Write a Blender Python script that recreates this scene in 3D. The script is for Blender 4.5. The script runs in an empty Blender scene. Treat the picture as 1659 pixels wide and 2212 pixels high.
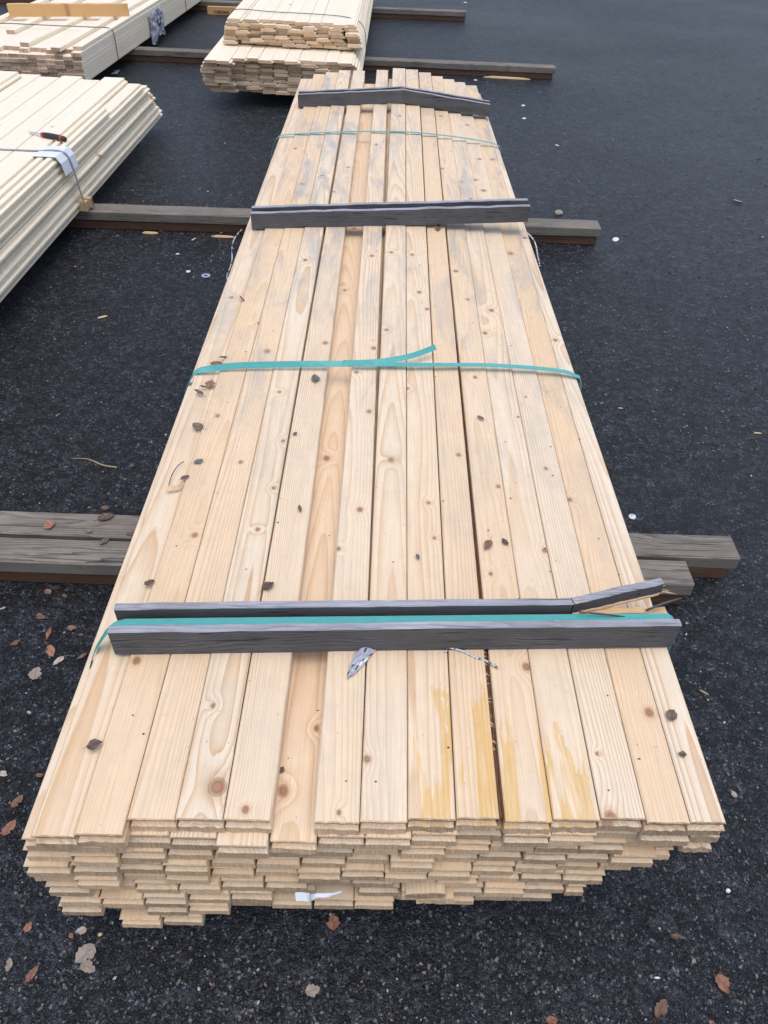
import bpy, bmesh, math, random
from mathutils import Vector, Matrix, noise as mnoise

scene = bpy.context.scene
COL = scene.collection
RND = random.Random(7)

# ------------------------------------------------------------------ camera
HC = 1.66
PITCH, ROLL, YAW = math.radians(43.1), math.atan(.04), math.radians(-1.07)
_c, _s = math.cos(PITCH), math.sin(PITCH)
_rz = Matrix.Rotation(YAW, 3, 'Z')
_r0, _u0, _f0 = Vector((1, 0, 0)), Vector((0, _s, _c)), Vector((0, _c, -_s))
CR = _rz @ (math.cos(ROLL) * _r0 + math.sin(ROLL) * _u0)
CU = _rz @ (-math.sin(ROLL) * _r0 + math.cos(ROLL) * _u0)
CF = _rz @ _f0
FOC = 1598.0
cam_data = bpy.data.cameras.new('camera')
cam_data.sensor_fit = 'VERTICAL'
cam_data.sensor_height = 36.0
cam_data.lens = 36.0 * FOC / 2212.0
cam_data.clip_start = 0.02
cam_data.clip_end = 500
cam = bpy.data.objects.new('camera', cam_data)
COL.objects.link(cam)
m = Matrix.Identity(4)
for i in range(3):
    m[i][0], m[i][1], m[i][2] = CR[i], CU[i], -CF[i]
m[2][3] = HC
cam.matrix_world = m
scene.camera = cam

def un(x, y, z):
    """photo point (1659 x 2212 frame) -> world point at height z"""
    d = CR * ((x - 829.5) / FOC) - CU * ((y - 1106) / FOC) + CF
    t = (z - HC) / d.z
    return Vector((d.x * t, d.y * t, z))

# ------------------------------------------------------------------ world, sun, exposure
SUN_EL, SUN_AZ = math.radians(80), math.radians(165)      # azimuth from +Y towards +X
world = bpy.data.worlds.new('World')
scene.world = world
world.use_nodes = True
wn, wl = world.node_tree.nodes, world.node_tree.links
bg = wn['Background']
sky = wn.new('ShaderNodeTexSky')
sky.sky_type = 'NISHITA'
sky.sun_disc = False
sky.sun_elevation = SUN_EL
sky.sun_rotation = SUN_AZ
sky.dust_density = 2.0
sky.air_density = 1.0
hs = wn.new('ShaderNodeHueSaturation')          # cloud cover takes most of the blue out
hs.inputs['Saturation'].default_value = 0.85
wl.new(sky.outputs[0], hs.inputs['Color'])
wl.new(hs.outputs[0], bg.inputs[0])
bg.inputs[1].default_value = 0.15
sun_data = bpy.data.lights.new('sun', 'SUN')
sun_data.energy = 0.8
sun_data.angle = math.radians(60)
sun_data.color = (1.0, .96, .9)
sun = bpy.data.objects.new('sun', sun_data)
COL.objects.link(sun)
sd = Vector((math.sin(SUN_AZ) * math.cos(SUN_EL), math.cos(SUN_AZ) * math.cos(SUN_EL), math.sin(SUN_EL)))
sun.rotation_euler = sd.to_track_quat('Z', 'Y').to_euler()
vs = scene.view_settings
vs.view_transform = 'Standard'
vs.look = 'None'
vs.exposure = 0.68
vs.gamma = 1.0
scene.cycles.use_denoising = True
scene.cycles.max_bounces = 8
scene.cycles.sample_clamp_indirect = 4

# ------------------------------------------------------------------ node helpers
class S:
    """a socket with arithmetic"""
    def __init__(s, T, k): s.T, s.k = T, k
    def _m(s, op, *a, clamp=False):
        n = s.T.nodes.new('ShaderNodeMath'); n.operation = op; n.use_clamp = clamp
        for i, v in enumerate((s,) + a):
            if isinstance(v, S): s.T.links.new(v.k, n.inputs[i])
            else: n.inputs[i].default_value = v
        return S(s.T, n.outputs[0])
    def __add__(s, o): return s._m('ADD', o)
    __radd__ = __add__
    def __mul__(s, o): return s._m('MULTIPLY', o)
    __rmul__ = __mul__
    def __sub__(s, o): return s._m('SUBTRACT', o)
    def __rsub__(s, o): return (s * -1.0) + o
    def __truediv__(s, o): return s._m('DIVIDE', o)
    def pow(s, o): return s._m('POWER', o)
    def min(s, o): return s._m('MINIMUM', o)
    def max(s, o): return s._m('MAXIMUM', o)
    def gt(s, o): return s._m('GREATER_THAN', o)
    def lt(s, o): return s._m('LESS_THAN', o)
    def fract(s): return s._m('FRACT')
    def abs(s): return s._m('ABSOLUTE')
    def sqrt(s): return s._m('SQRT')
    def exp(s): return s._m('EXPONENT')
    def sin(s): return s._m('SINE')
    def clamp(s): return s._m('ADD', 0.0, clamp=True)
    def step(s, a, b, lo=0.0, hi=1.0):
        n = s.T.nodes.new('ShaderNodeMapRange'); n.interpolation_type = 'SMOOTHSTEP'
        s.T.links.new(s.k, n.inputs[0])
        for i, v in zip((1, 2, 3, 4), (a, b, lo, hi)):
            if isinstance(v, S): s.T.links.new(v.k, n.inputs[i])
            else: n.inputs[i].default_value = v
        return S(s.T, n.outputs[0])

class NT:
    def __init__(s, name):
        s.mat = bpy.data.materials.new(name); s.mat.use_nodes = True
        s.nodes, s.links = s.mat.node_tree.nodes, s.mat.node_tree.links
        s.nodes.clear()
        s.out = s.nodes.new('ShaderNodeOutputMaterial')
        s.b = s.nodes.new('ShaderNodeBsdfPrincipled')
        s.links.new(s.b.outputs[0], s.out.inputs[0])
    def S(s, k): return S(s, k)
    def put(s, v, i):
        if isinstance(v, S): s.links.new(v.k, i)
        else: i.default_value = v
    def coord(s):
        n = s.nodes.new('ShaderNodeTexCoord'); x = s.nodes.new('ShaderNodeSeparateXYZ')
        s.links.new(n.outputs['Object'], x.inputs[0])
        return s.S(x.outputs[0]), s.S(x.outputs[1]), s.S(x.outputs[2])
    def normal(s):
        n = s.nodes.new('ShaderNodeTexCoord'); x = s.nodes.new('ShaderNodeSeparateXYZ')
        s.links.new(n.outputs['Normal'], x.inputs[0])
        return s.S(x.outputs[0]), s.S(x.outputs[1]), s.S(x.outputs[2])
    def rand(s): return s.S(s.nodes.new('ShaderNodeObjectInfo').outputs['Random'])
    def vec(s, x, y, z):
        n = s.nodes.new('ShaderNodeCombineXYZ')
        for i, v in enumerate((x, y, z)): s.put(v, n.inputs[i])
        return s.S(n.outputs[0])
    def sep(s, v):
        n = s.nodes.new('ShaderNodeSeparateXYZ'); s.links.new(v.k, n.inputs[0])
        return [s.S(n.outputs[i]) for i in range(3)]
    def noise(s, v, scale=1.0, detail=2.0, rough=.5, dist=0.0):
        n = s.nodes.new('ShaderNodeTexNoise'); n.noise_dimensions = '3D'
        s.links.new(v.k, n.inputs['Vector'])
        n.inputs['Scale'].default_value = scale; n.inputs['Detail'].default_value = detail
        n.inputs['Roughness'].default_value = rough; n.inputs['Distortion'].default_value = dist
        return s.S(n.outputs[0])
    def voro(s, v, scale=1.0, dim='3D', feature='F1', rnd=1.0):
        n = s.nodes.new('ShaderNodeTexVoronoi'); n.voronoi_dimensions = dim; n.feature = feature
        s.links.new(v.k, n.inputs['Vector']); n.inputs['Scale'].default_value = scale
        n.inputs['Randomness'].default_value = rnd
        return s.S(n.outputs['Distance']), (s.S(n.outputs['Color']) if feature == 'F1' else None)
    def attr(s, name, kind='OBJECT'):
        n = s.nodes.new('ShaderNodeAttribute'); n.attribute_type = kind; n.attribute_name = name
        return n
    def mix(s, f, a, b):
        n = s.nodes.new('ShaderNodeMix'); n.data_type = 'RGBA'; n.clamp_factor = True
        s.put(f, n.inputs[0])
        for v, i in ((a, n.inputs[6]), (b, n.inputs[7])):
            if isinstance(v, S): s.links.new(v.k, i)
            else: i.default_value = (*v, 1)
        return s.S(n.outputs[2])
    def mul(s, c, f):
        n = s.nodes.new('ShaderNodeMix'); n.data_type = 'RGBA'; n.blend_type = 'MULTIPLY'
        n.inputs[0].default_value = 1
        s.links.new(c.k, n.inputs[6]); s.links.new(s.vec(f, f, f).k, n.inputs[7])
        return s.S(n.outputs[2])
    def bump(s, h, strength, dist):
        n = s.nodes.new('ShaderNodeBump'); n.inputs['Strength'].default_value = strength
        n.inputs['Distance'].default_value = dist
        s.links.new(h.k, n.inputs['Height']); s.links.new(n.outputs[0], s.b.inputs['Normal'])
    def fin(s, col, rough=.6, spec=.5, metal=0.0):
        s.put(col if isinstance(col, S) else (*col, 1), s.b.inputs['Base Color'])
        s.put(rough, s.b.inputs['Roughness']); s.put(spec, s.b.inputs['Specular IOR Level'])
        s.b.inputs['Metallic'].default_value = metal
        return s.mat

NK = 8
def wood(name, light, dark, knot=(.27, .125, .06), contrast=.55, period=.0048, rough=.62, var=.25,
         warm=(.62, .36, .17), knots='attr', bump=.25, end=(.36, .25, .15), grey=(.37, .35, .32), axis='y',
         grey_amount=None, fibre=.10, kdens=.5, wav=1.0, crack=0.0):
    t = NT(name)
    x, y, z = t.coord()
    nx, ny, nz = t.normal()
    if axis == 'x':
        x, y = y, x
        nx, ny = ny, nx
    r = t.rand()
    r1, r2, r3, r4 = [(r * k).fract() for k in (7.137, 23.71, 51.93, 113.3)]
    off = r * 97.0
    n1 = t.noise(t.vec(y * .5 + off, off, .3), 1.0, 1)
    n2 = t.noise(t.vec(off, y * .5 + off, .7), 1.0, 2)
    px = (r1 - .5) * .12 + (n1 - .5) * .09
    pz = (r2 * .07 + .022) * -1.0 + (n2 - .5) * .042
    # knots
    if knots == 'attr':
        d = None
        for i in range(NK):
            a = t.attr('k%d' % i)
            ax, ay, ar = t.sep(t.S(a.outputs['Vector']))
            dx, dy = x - ax, (y - ay) * .8
            q = (dx * dx + dy * dy).sqrt() / ar.max(1e-5)
            d = q if d is None else d.min(q)
        wob = t.noise(t.vec(x, y, z), 60, 2)
        d = d + (wob - .5) * .5
    else:
        vd, vc = t.voro(t.vec(x + off, y * .75 + off * 3, off), 6.5, '3D')
        cr, cg, cb = t.sep(vc)
        d = vd / (cr.step(1 - kdens, 1, .001, .085))
        d = d + (t.noise(t.vec(x, y, z), 60, 2) - .5) * .5
    halo = (d * d * -.10).exp()
    R = ((x - px) * (x - px) + (z - pz) * (z - pz)).sqrt()
    R = R + (t.noise(t.vec(x * 16, y * (.9 * wav) + off, z * 16), 1, 2 if wav == 1.0 else 4) - .5) * (.008 * wav) + halo * (.0065 * wav)
    f = (R / (period * (r3 * .7 + .7))).fract()
    late = f.pow(2.5) * (1 - f.step(.93, 1.0))
    soft = t.noise(t.vec(x * 9 + off, y * .8, z * 9), 1, 2)
    tone = t.noise(t.vec(x * 5, y * 1.3 + off * 2, z * 5), 1, 3)
    fib = t.noise(t.vec(x * 420, y * 9 + off, z * 420), 1, 2)
    col = t.mix(late * contrast * soft.step(.25, .7, .45, 1.25), light, dark)
    col = t.mix((r4 * var + (tone - .5) * (var * 1.5 + .1) + t.S(t.attr('tone').outputs['Fac'])).clamp(), col, warm)
    # knots
    col = t.mix(d.step(.9, 2.4, .34, 0), col, (dark[0] * .8, dark[1] * .7, dark[2] * .6))
    kr = ((d * 9).sin() * .25 + .6)
    kc = t.mix(kr, knot, tuple(min(1, c * 2.0) for c in knot))
    col = t.mix(d.step(.7, 1.05, .85, 0), col, kc)
    col = t.mix(d.step(.8, 1.0) * d.step(1.0, 1.2, 1, 0) * .45, col, (.10, .05, .03))
    # blue-grey weather stain
    ga = t.S(t.attr('grey').outputs['Fac']) if grey_amount is None else grey_amount
    gs = t.noise(t.vec(x * 9 + off, y * 2.2 + off, .2), 1, 5, .68, .8)
    gm = gs.step(.44, .70) * ga * y.step(.2, 2.4, .3, 1.6)
    col = t.mix(gm, col, grey)
    # resin stain at the sawn end
    st = t.S(t.attr('stain').outputs['Fac'])
    ed = t.noise(t.vec(x * 48 + off, y * 7, 0.5), 1, 5, .7)
    sm = (st - y - (ed - .5) * .42).step(0, .012) * st.gt(.01)
    sm = sm * t.noise(t.vec(x * 26 + off, y * 2.4, 1), 1, 4, .65, .5).step(.47, .53) * (ed * .5 + .30)
    col = t.mix(sm, col, (.64, .36, .06))
    # tiny specks
    sp, _ = t.voro(t.vec(x, y * .7, off), 42, '3D')
    col = t.mix(sp.step(.04, .07, .30, 0), col, (.12, .07, .045))
    col = t.mul(col, fib * (fibre * 2) + (1 - fibre))
    scuff = t.noise(t.vec(x * 30 + off, y * 30, z * 30), 1, 6, .75)
    col = t.mul(col, scuff * .22 + .89)
    if crack:
        ck = t.noise(t.vec(x * 130 + off, y * 2.2 + off, z * 130), 1, 3, .6)
        dirt = t.noise(t.vec(x * 12, y * 5 + off, z * 12), 1, 5, .7)
        col = t.mul(col, 1 - ck.step(.60, .68) * crack)
        col = t.mul(col, dirt * 1.1 + .45)
    # sawn ends
    isend = ny.abs().step(.35, .6)
    saw = t.noise(t.vec(x * 330, off, z * 26), 1, 2)
    ec = t.mix(late * .35, end, tuple(c * .55 for c in end))
    ec = t.mul(ec, saw * 1.0 + .52 + (r4 - .5) * .6)
    col = t.mix(isend, col, ec)
    h = late * -.25 + fib * .5 + (saw * isend) * 1.0 + d.step(.9, 1.1, -.4, 0)
    t.bump(h, bump, .0012)
    return t.fin(col, rough, .35)

def plain(name, col, rough=.6, metal=0.0, spec=.5, var=.12, scale=30, bump=0.0):
    t = NT(name)
    x, y, z = t.coord()
    n = t.noise(t.vec(x, y, z), scale, 4)
    base = t.mix(n, tuple(c * (1 - var) for c in col), tuple(min(1, c * (1 + var)) for c in col))
    if bump: t.bump(n, bump, .002)
    return t.fin(base, rough, spec, metal)

M = {}
PINE, PINE_D = (.755, .625, .465), (.56, .335, .165)
M['top'] = wood('pine_top', PINE, PINE_D, contrast=.85, fibre=.17, var=.26, warm=(.72, .465, .245), knot=(.20, .085, .042), end=(.58, .39, .235), period=.0034)
M['pine'] = wood('pine', (.66, .52, .35), PINE_D, knots='vor', end=(.58, .39, .235))
M['pale'] = wood('pale_spruce', (.85, .755, .585), (.66, .46, .26), knots='vor', contrast=.45, var=.10,
                 warm=(.80, .63, .44), end=(.66, .45, .28), knot=(.30, .13, .06), kdens=.85, bump=.1)
M['pale_stud'] = wood('pale_stud', (.84, .745, .585), (.67, .50, .32), knots='vor', contrast=.35, var=.08,
                      warm=(.76, .58, .42), end=(.50, .34, .23), kdens=.3, bump=.1)
M['orange'] = wood('orange_stud', (.68, .40, .17), (.52, .27, .10), knots='vor', contrast=.5, axis='x', end=(.5, .3, .15))
M['raw'] = wood('raw_split_pine', (.70, .50, .29), (.50, .27, .11), knots='vor', contrast=.9, axis='x', kdens=.1)
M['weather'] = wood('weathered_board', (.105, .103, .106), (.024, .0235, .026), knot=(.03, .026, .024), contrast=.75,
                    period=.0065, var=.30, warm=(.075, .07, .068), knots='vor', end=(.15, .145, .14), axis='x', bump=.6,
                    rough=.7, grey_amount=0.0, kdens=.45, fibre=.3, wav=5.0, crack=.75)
M['weather_top'] = wood('weathered_board_top', (.34, .335, .36), (.20, .195, .21), knot=(.16, .14, .13), contrast=.8,
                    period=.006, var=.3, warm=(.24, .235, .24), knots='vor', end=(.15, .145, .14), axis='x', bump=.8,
                    rough=.75, grey_amount=0.0, kdens=.2, fibre=.3, wav=2.6, crack=.5)  # lighter grey version of the bar wood, used on the upward faces
M['bearer'] = wood('bearer_grey', (.235, .208, .178), (.08, .064, .050), knot=(.05, .035, .028), contrast=1.1,
                   var=.45, warm=(.125, .092, .066), knots='vor', end=(.13, .10, .075), axis='x', bump=.6, rough=.75,
                   grey_amount=0.0, kdens=.5, fibre=.26, wav=2.6, crack=.65)
M['bearer_brown'] = wood('bearer_brown', (.13, .066, .037), (.05, .024, .014), knot=(.03, .015, .01), contrast=.9,
                         var=.4, warm=(.07, .035, .02), knots='vor', end=(.09, .05, .03), axis='x', bump=.5, rough=.7,
                         grey_amount=0.0, kdens=.35, fibre=.25, wav=2.6, crack=.6)
def strap_mat():
    t = NT('teal_strap')
    x, y, z = t.coord()
    w = ((x * 1400 + y * 900).sin()) * ((x * 1400 - y * 900).sin())
    n = t.noise(t.vec(x * 30, y * 60, z * 30), 1, 4)
    col = t.mix(n, (.07, .33, .31), (.10, .43, .40))
    col = t.mix(t.noise(t.vec(x, y, z), 160, 3).step(.62, .7) * .35, col, (.25, .42, .40))
    t.bump(w * .6 + n * .8, .35, .0012)
    return t.fin(col, .30, .5)
M['strap'] = strap_mat()
M['wire'] = plain('dark_wire', (.10, .095, .10), .45, .3)
M['grey_strap'] = plain('grey_strap', (.27, .285, .29), .42, .0)
M['bark'] = plain('bark', (.16, .058, .022), .85, var=.75, scale=55, bump=1)
M['card'] = plain('white_card', (.70, .72, .76), .6, var=.05)
M['white'] = plain('white_plastic', (.66, .68, .72), .4, var=.06)
M['steel'] = plain('brushed_steel', (.50, .50, .56), .35, .6)
M['rubber'] = plain('black_grip', (.018, .018, .02), .55, var=.3)
M['red'] = plain('red_plastic', (.50, .02, .03), .4)
M['stone'] = plain('grey_stone', (.36, .32, .26), .85, var=.4, scale=60, bump=.6)
M['twig'] = plain('dry_twig', (.34, .25, .15), .8, var=.4, scale=60)
M['straw'] = plain('pale_chip', (.66, .47, .26), .75, var=.25, scale=80)
M['splinter'] = plain('grey_splinter', (.085, .08, .08), .8, var=.4, scale=80)

def leaf_mat(name, c1, c2):
    t = NT(name)
    x, y, z = t.coord()
    n = t.noise(t.vec(x, y, z), 90, 4, .6)
    r = t.rand()
    col = t.mix(n.step(.3, .7), c1, c2)
    vein = (y.abs() * 900).min(1.0)
    col = t.mix((1 - vein) * .5, col, tuple(c * .5 for c in c1))
    col = t.mul(col, r * .5 + .75)
    t.bump(n, .6, .002)
    return t.fin(col, .7, .3)
M['leaf_brown'] = leaf_mat('leaf_brown', (.13, .072, .048), (.23, .14, .095))
M['leaf_dark'] = leaf_mat('leaf_dark', (.10, .064, .048), (.19, .13, .10))
M['leaf_pale'] = leaf_mat('leaf_pale', (.30, .235, .19), (.44, .36, .30))
M['leaf_red'] = leaf_mat('leaf_red', (.20, .085, .052), (.32, .165, .105))
M['leaf_grey'] = leaf_mat('leaf_grey', (.10, .10, .095), (.20, .195, .18))

def asphalt():
    t = NT('asphalt')
    x, y, z = t.coord()
    p = t.vec(x, y, z)
    d1, c1 = t.voro(p, 150, '2D')
    d2, c2 = t.voro(p, 330, '2D')
    a, b, c = t.sep(c1)
    e, f, g = t.sep(c2)
    big = t.noise(p, .55, 4, .55)
    mid = t.noise(p, 7, 3, .6)
    col = t.mix(a.step(.35, 1.0), (.0088, .0095, .0120), (.037, .0385, .0465))
    light = a.step(.93, .97) * d1.step(.25, .42, 1, 0)
    tint = t.mix(b, (.19, .19, .185), (.11, .125, .155))
    tint = t.mix(c.step(.9, .95), tint, (.25, .17, .12))
    col = t.mix(light * .8, col, tint)
    l2 = e.step(.86, .95) * d2.step(.2, .45, 1, 0)
    col = t.mix(l2 * .6, col, (.15, .157, .175))
    d3, c3 = t.voro(p, 60, '2D')
    g3, h3, i3 = t.sep(c3)
    d4, c4 = t.voro(p, 27, '2D')
    g4, h4, i4 = t.sep(c4)
    col = t.mul(col, mid * .5 + big * .15 + .20 + g3.pow(2.0) * 1.5 + g4.pow(3.0) * .9)
    h = d1.step(.1, .6, 1, 0) * a + d2.step(.1, .6, .5, 0) + mid * .6
    h = h + d3.step(.1, .6, 1.3, 0) * g3
    t.bump(h, 1.0, .005)
    rough = big.step(.35, .7, .50, .42) + (a - .5) * .12
    return t.fin(col, rough, .42)
M['asphalt'] = asphalt()

def vcol(name, rough=.7, spec=.4):
    t = NT(name)
    n = t.attr('tint', 'GEOMETRY')
    return t.fin(t.S(n.outputs['Color']), rough, spec)
M['tint'] = vcol('tinted_chips')
M['cord'] = vcol('woven_scrap', .6)

# ------------------------------------------------------------------ object helpers
def link(name, mesh, mat=None, parent=None, loc=None):
    o = bpy.data.objects.new(name, mesh)
    COL.objects.link(o)
    if mat is not None and mesh is not None and not mesh.materials: mesh.materials.append(mat)
    if loc is not None: o.location = loc
    if parent is not None: o.parent = parent
    return o
def tag(o, label, cat, group=None):
    o['label'] = label; o['category'] = cat
    if group: o['group'] = group
    return o
def empty(name, label, cat, loc=(0, 0, 0), group=None, rz=0.0):
    o = bpy.data.objects.new(name, None); COL.objects.link(o)
    o.location = loc; o.rotation_euler = (0, 0, rz); o.empty_display_size = .1
    return tag(o, label, cat, group)
def mesh(name, v, f, smooth=False):
    me = bpy.data.meshes.new(name); me.from_pydata([tuple(p) for p in v], [], f); me.update()
    if smooth: me.polygons.foreach_set('use_smooth', [True] * len(me.polygons))
    return me
def colour_faces(me, cols):
    a = me.color_attributes.new('tint', 'FLOAT_COLOR', 'CORNER')
    buf = []
    for p, c in zip(me.polygons, cols):
        buf += [c[0], c[1], c[2], 1.0] * p.loop_total
    a.data.foreach_set('color', buf)

# profile levels, top to bottom: (depth below the top, side inset, end inset)
def groove_profile(t):
    return [(0, .0022, .0016), (.0022, 0, 0), (t * .42, .0036, .0058), (t * .48, .0036, .0062), (t * .56, .001, -.0012), (t - .0015, 0, -.0016), (t, .001, .0006)]
def shiplap_profile(t):
    return [(0, .0025, .018, .0005), (t * .10, .0005, .0165, 0), (t * .42, .0005, .0155, 0), (t * .54, .0, .0005, 0), (t * .80, 0, 0, 0), (t * .86, 0, .0075, 0), (t, .003, .009, .0005)]
def stud_profile(t):
    return [(0, .0025, .0008), (.0025, 0, 0), (t - .0025, 0, 0), (t, .0025, .0008)]

def plank_mesh(name, fl, fr, bl, br, yf, yb, zf, zb, t, prof, seed, nseg=6, jag=.0012, org=(0, 0, 0), sub=1, bow=0.0):
    """a board from its four corners in plan; zf / zb = top height at the two ends"""
    rd = random.Random(seed)
    V, F = [], []
    rings = []
    top_j = [rd.uniform(-1, 1) for _ in range(nseg + 1)]
    for li, pr_ in enumerate(prof):
        dz, sl, si, ei = pr_ if len(pr_) == 4 else (pr_[0], pr_[1], pr_[1], pr_[2])
        ring = []
        for i in range(nseg + 1):
            k = i / nseg
            xx = (fl + sl) + ((fr - si) - (fl + sl)) * k
            j = rd.uniform(-1, 1) * jag * (1.2 if dz > t * .55 else .5) + top_j[i] * jag * .5
            ring.append(Vector((xx, yf + ei + j, zf - dz)))
        rows = [ring]
        for q in range(1, sub):
            k = q / sub
            yy = yf + (yb - yf) * k
            w = bow * math.sin(math.pi * k)
            rows.append([Vector((fl + (bl - fl) * k + sl + w, yy, zf + (zb - zf) * k - dz)), Vector((fr + (br - fr) * k - si + w, yy, zf + (zb - zf) * k - dz))])
        rows.append([Vector((bl + sl, yb - ei, zb - dz)), Vector((br - si, yb - ei, zb - dz))])
        # loop order: front left->right, up the right side, back right->left, down the left side
        loop = list(ring) + [r[1] for r in rows[1:]] + [r[0] for r in reversed(rows[1:])]
        idx = []
        for p in loop:
            V.append(p - Vector(org)); idx.append(len(V) - 1)
        rings.append(idx)
    n = len(rings[0])
    for a, b in zip(rings, rings[1:]):
        for i in range(n):
            F.append((a[i], b[i], b[(i + 1) % n], a[(i + 1) % n]))
    F.append(tuple(rings[0])); F.append(tuple(reversed(rings[-1])))
    return mesh(name, V, F)

def ribbon_mesh(name, pts, widths, wdir, thick):
    """strap: a closed band following pts, width along wdir"""
    V, F = [], []
    n = len(pts)
    for i, p in enumerate(pts):
        p = Vector(p)
        a = Vector(pts[max(0, i - 1)]); b = Vector(pts[min(n - 1, i + 1)])
        tan = (b - a).normalized()
        wd = Vector(wdir[i] if isinstance(wdir[0], (tuple, list, Vector)) else wdir)
        wd = (wd - tan * wd.dot(tan)).normalized()
        nr = tan.cross(wd).normalized()
        w = (widths[i] if isinstance(widths, (list, tuple)) else widths) / 2
        for sw, st in ((-1, -1), (1, -1), (1, 1), (-1, 1)):
            V.append(p + wd * (sw * w) + nr * (st * thick / 2))
    for i in range(n - 1):
        for k in range(4):
            a, b = i * 4 + k, i * 4 + (k + 1) % 4
            F.append((a, b, b + 4, a + 4))
    F.append((3, 2, 1, 0)); F.append(tuple((n - 1) * 4 + k for k in range(4)))
    return mesh(name, V, F)

def tube_mesh(name, pts, rad, seg=6):
    V, F = [], []
    n = len(pts)
    for i, p in enumerate(pts):
        p = Vector(p)
        tan = (Vector(pts[min(n - 1, i + 1)]) - Vector(pts[max(0, i - 1)])).normalized()
        a = tan.cross(Vector((.13, .31, .94))).normalized(); b = tan.cross(a)
        r = rad[i] if isinstance(rad, (list, tuple)) else rad
        for k in range(seg):
            an = 2 * math.pi * k / seg
            V.append(p + (a * math.cos(an) + b * math.sin(an)) * r)
    for i in range(n - 1):
        for k in range(seg):
            F.append((i * seg + k, i * seg + (k + 1) % seg, (i + 1) * seg + (k + 1) % seg, (i + 1) * seg + k))
    F.append(tuple(range(seg - 1, -1, -1))); F.append(tuple((n - 1) * seg + k for k in range(seg)))
    return mesh(name, V, F, True)

def smooth_path(ctrl, n=6):
    out = []
    P = [Vector(p) for p in ctrl]
    P = [P[0] * 2 - P[1]] + P + [P[-1] * 2 - P[-2]]
    for i in range(1, len(P) - 2):
        for k in range(n):
            t = k / n
            a, b, c, d = P[i - 1:i + 3]
            out.append(.5 * ((2 * b) + (c - a) * t + (2 * a - 5 * b + 4 * c - d) * t * t + (3 * b - a - 3 * c + d) * t ** 3))
    out.append(P[-2])
    return out

# ------------------------------------------------------------------ ground
def ground_mesh():
    return mesh('ground', [(-60, -30, 0), (60, -30, 0), (60, 90, 0), (-60, 90, 0)], [(0, 1, 2, 3)])
g = link('ground', ground_mesh(), M['asphalt'])
g['kind'] = 'structure'; g['label'] = 'dark grey asphalt yard with fine pale stone chips'

# ------------------------------------------------------------------ main timber stack
TOP, T, NL = .46, .045, 8
def crown(x):
    if x < .1: return .05 * max(0, (x + .55) / .65) ** .8
    return .05 - .085 * ((x - .1) / .5) ** 1.2
def top_z(x, y):
    return TOP + crown(x) * (y - .53) / 4.8
stack = empty('timber_stack', 'large stack of pale pine planks in the foreground, strapped and resting on bearers', 'timber stack', (0, .53, .1))
def in_stack(o): o.parent = stack; o.location = Vector(o.location) - Vector(stack.location); return o

# top layer: left edge at the near end, left edge at the far end (y = 4.3), right limit, near end y, far end y, dz
XF = [-.537, -.467, -.389, -.311, -.233, -.154, -.085, -.009, .070, .151, .231, .311, .392, .468, .541, .600]
XB = [-.531, -.457, -.381, -.301, -.212, -.136, -.064, .032, .113, .197, .277, .352, .427, .499, .574, .594]
YF = [.506, .508, .535, .536, .537, .522, .536, .539, .545, .548, .545, .549, .553, .547, .549]
YB = [5.23, 5.30, 5.33, 5.36, 5.34, 5.20, 5.33, 5.36, 5.37, 5.36, 5.34, 5.33, 5.33, 5.32, 5.16]
GREY = [.35, .35, .55, .55, .5, .1, .5, .35, .35, .4, .45, .4, .4, .55, .25]
TONE = [.20, .46, .18, .0, .05, .14, .0, .0, .20, .28, .20, .08, .0, .50, .0]
STAIN = [0, 0, 0, 0, 0, 0, 0, 0, .24, .22, .20, .14, 0, 0, 0]
KN = [  # knots, photo point and radius in metres
    (295, 1427, .010), (470, 1700, .019), (608, 1682, .012), (682, 1546, .007), (732, 1755, .005), (793, 1640, .008),
    (1403, 1538, .011), (1137, 1440, .010), (1290, 1627, .004), (1320, 1766, .013), (460, 1525, .006), (530, 1748, .008),
    (703, 746, .010), (807, 760, .010), (705, 966, .011), (797, 895, .009), (844, 999, .010), (778, 1105, .009),
    (421, 1157, .009), (612, 956, .007), (591, 1057, .006), (557, 1146, .006), (1061, 671, .011), (1048, 720, .010),
    (922, 676, .009), (1026, 817, .008), (1136, 855, .005), (1119, 901, .005), (1076, 1052, .007), (990, 986, .008),
    (1177, 1189, .008), (938, 1165, .005), (1232, 1076, .008), (731, 1189, .007), (577, 762, .012), (1201, 728, .010),
    (835, 722, .009), (653, 403, .013), (752, 371, .009), (721, 423, .009), (813, 326, .012), (1036, 340, .013),
    (1065, 336, .016), (1028, 385, .012), (1045, 408, .015), (996, 393, .010), (1017, 430, .010), (696, 387, .012),
    (827, 249, .014), (862, 267, .013), (1010, 266, .014), (952, 256, .013), (955, 369, .010), (638, 325, .012),
    (706, 328, .011), (803, 563, .010), (845, 557, .010), (660, 568, .011), (984, 589, .011), (1104, 541, .014),
    (1134, 505, .012), (869, 497, .012), (604, 851, .006), (770, 811, .008), (500, 640, .010), (905, 640, .010),
    (745, 610, .008), (1010, 650, .009), (560, 700, .008), (880, 845, .006), (925, 1090, .006), (650, 1300, .006),
    (1180, 1010, .007), (520, 1000, .007), (470, 900, .008), (1060, 1240, .006), (890, 560, .009), (765, 480, .010)]
def top_index(x, y):
    k = (y - .54) / 3.76
    for i in range(15):
        a = XF[i] + (XB[i] - XF[i]) * k; b = XF[i + 1] + (XB[i + 1] - XF[i + 1]) * k
        if a <= x < b: return i
    return None
KB = {i: [] for i in range(15)}
for px, py, kr in KN:
    p = un(px, py, TOP)
    i = top_index(p.x, p.y)
    if i is not None: KB[i].append((p.x, p.y, kr * .72))
top_planks = []
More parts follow.
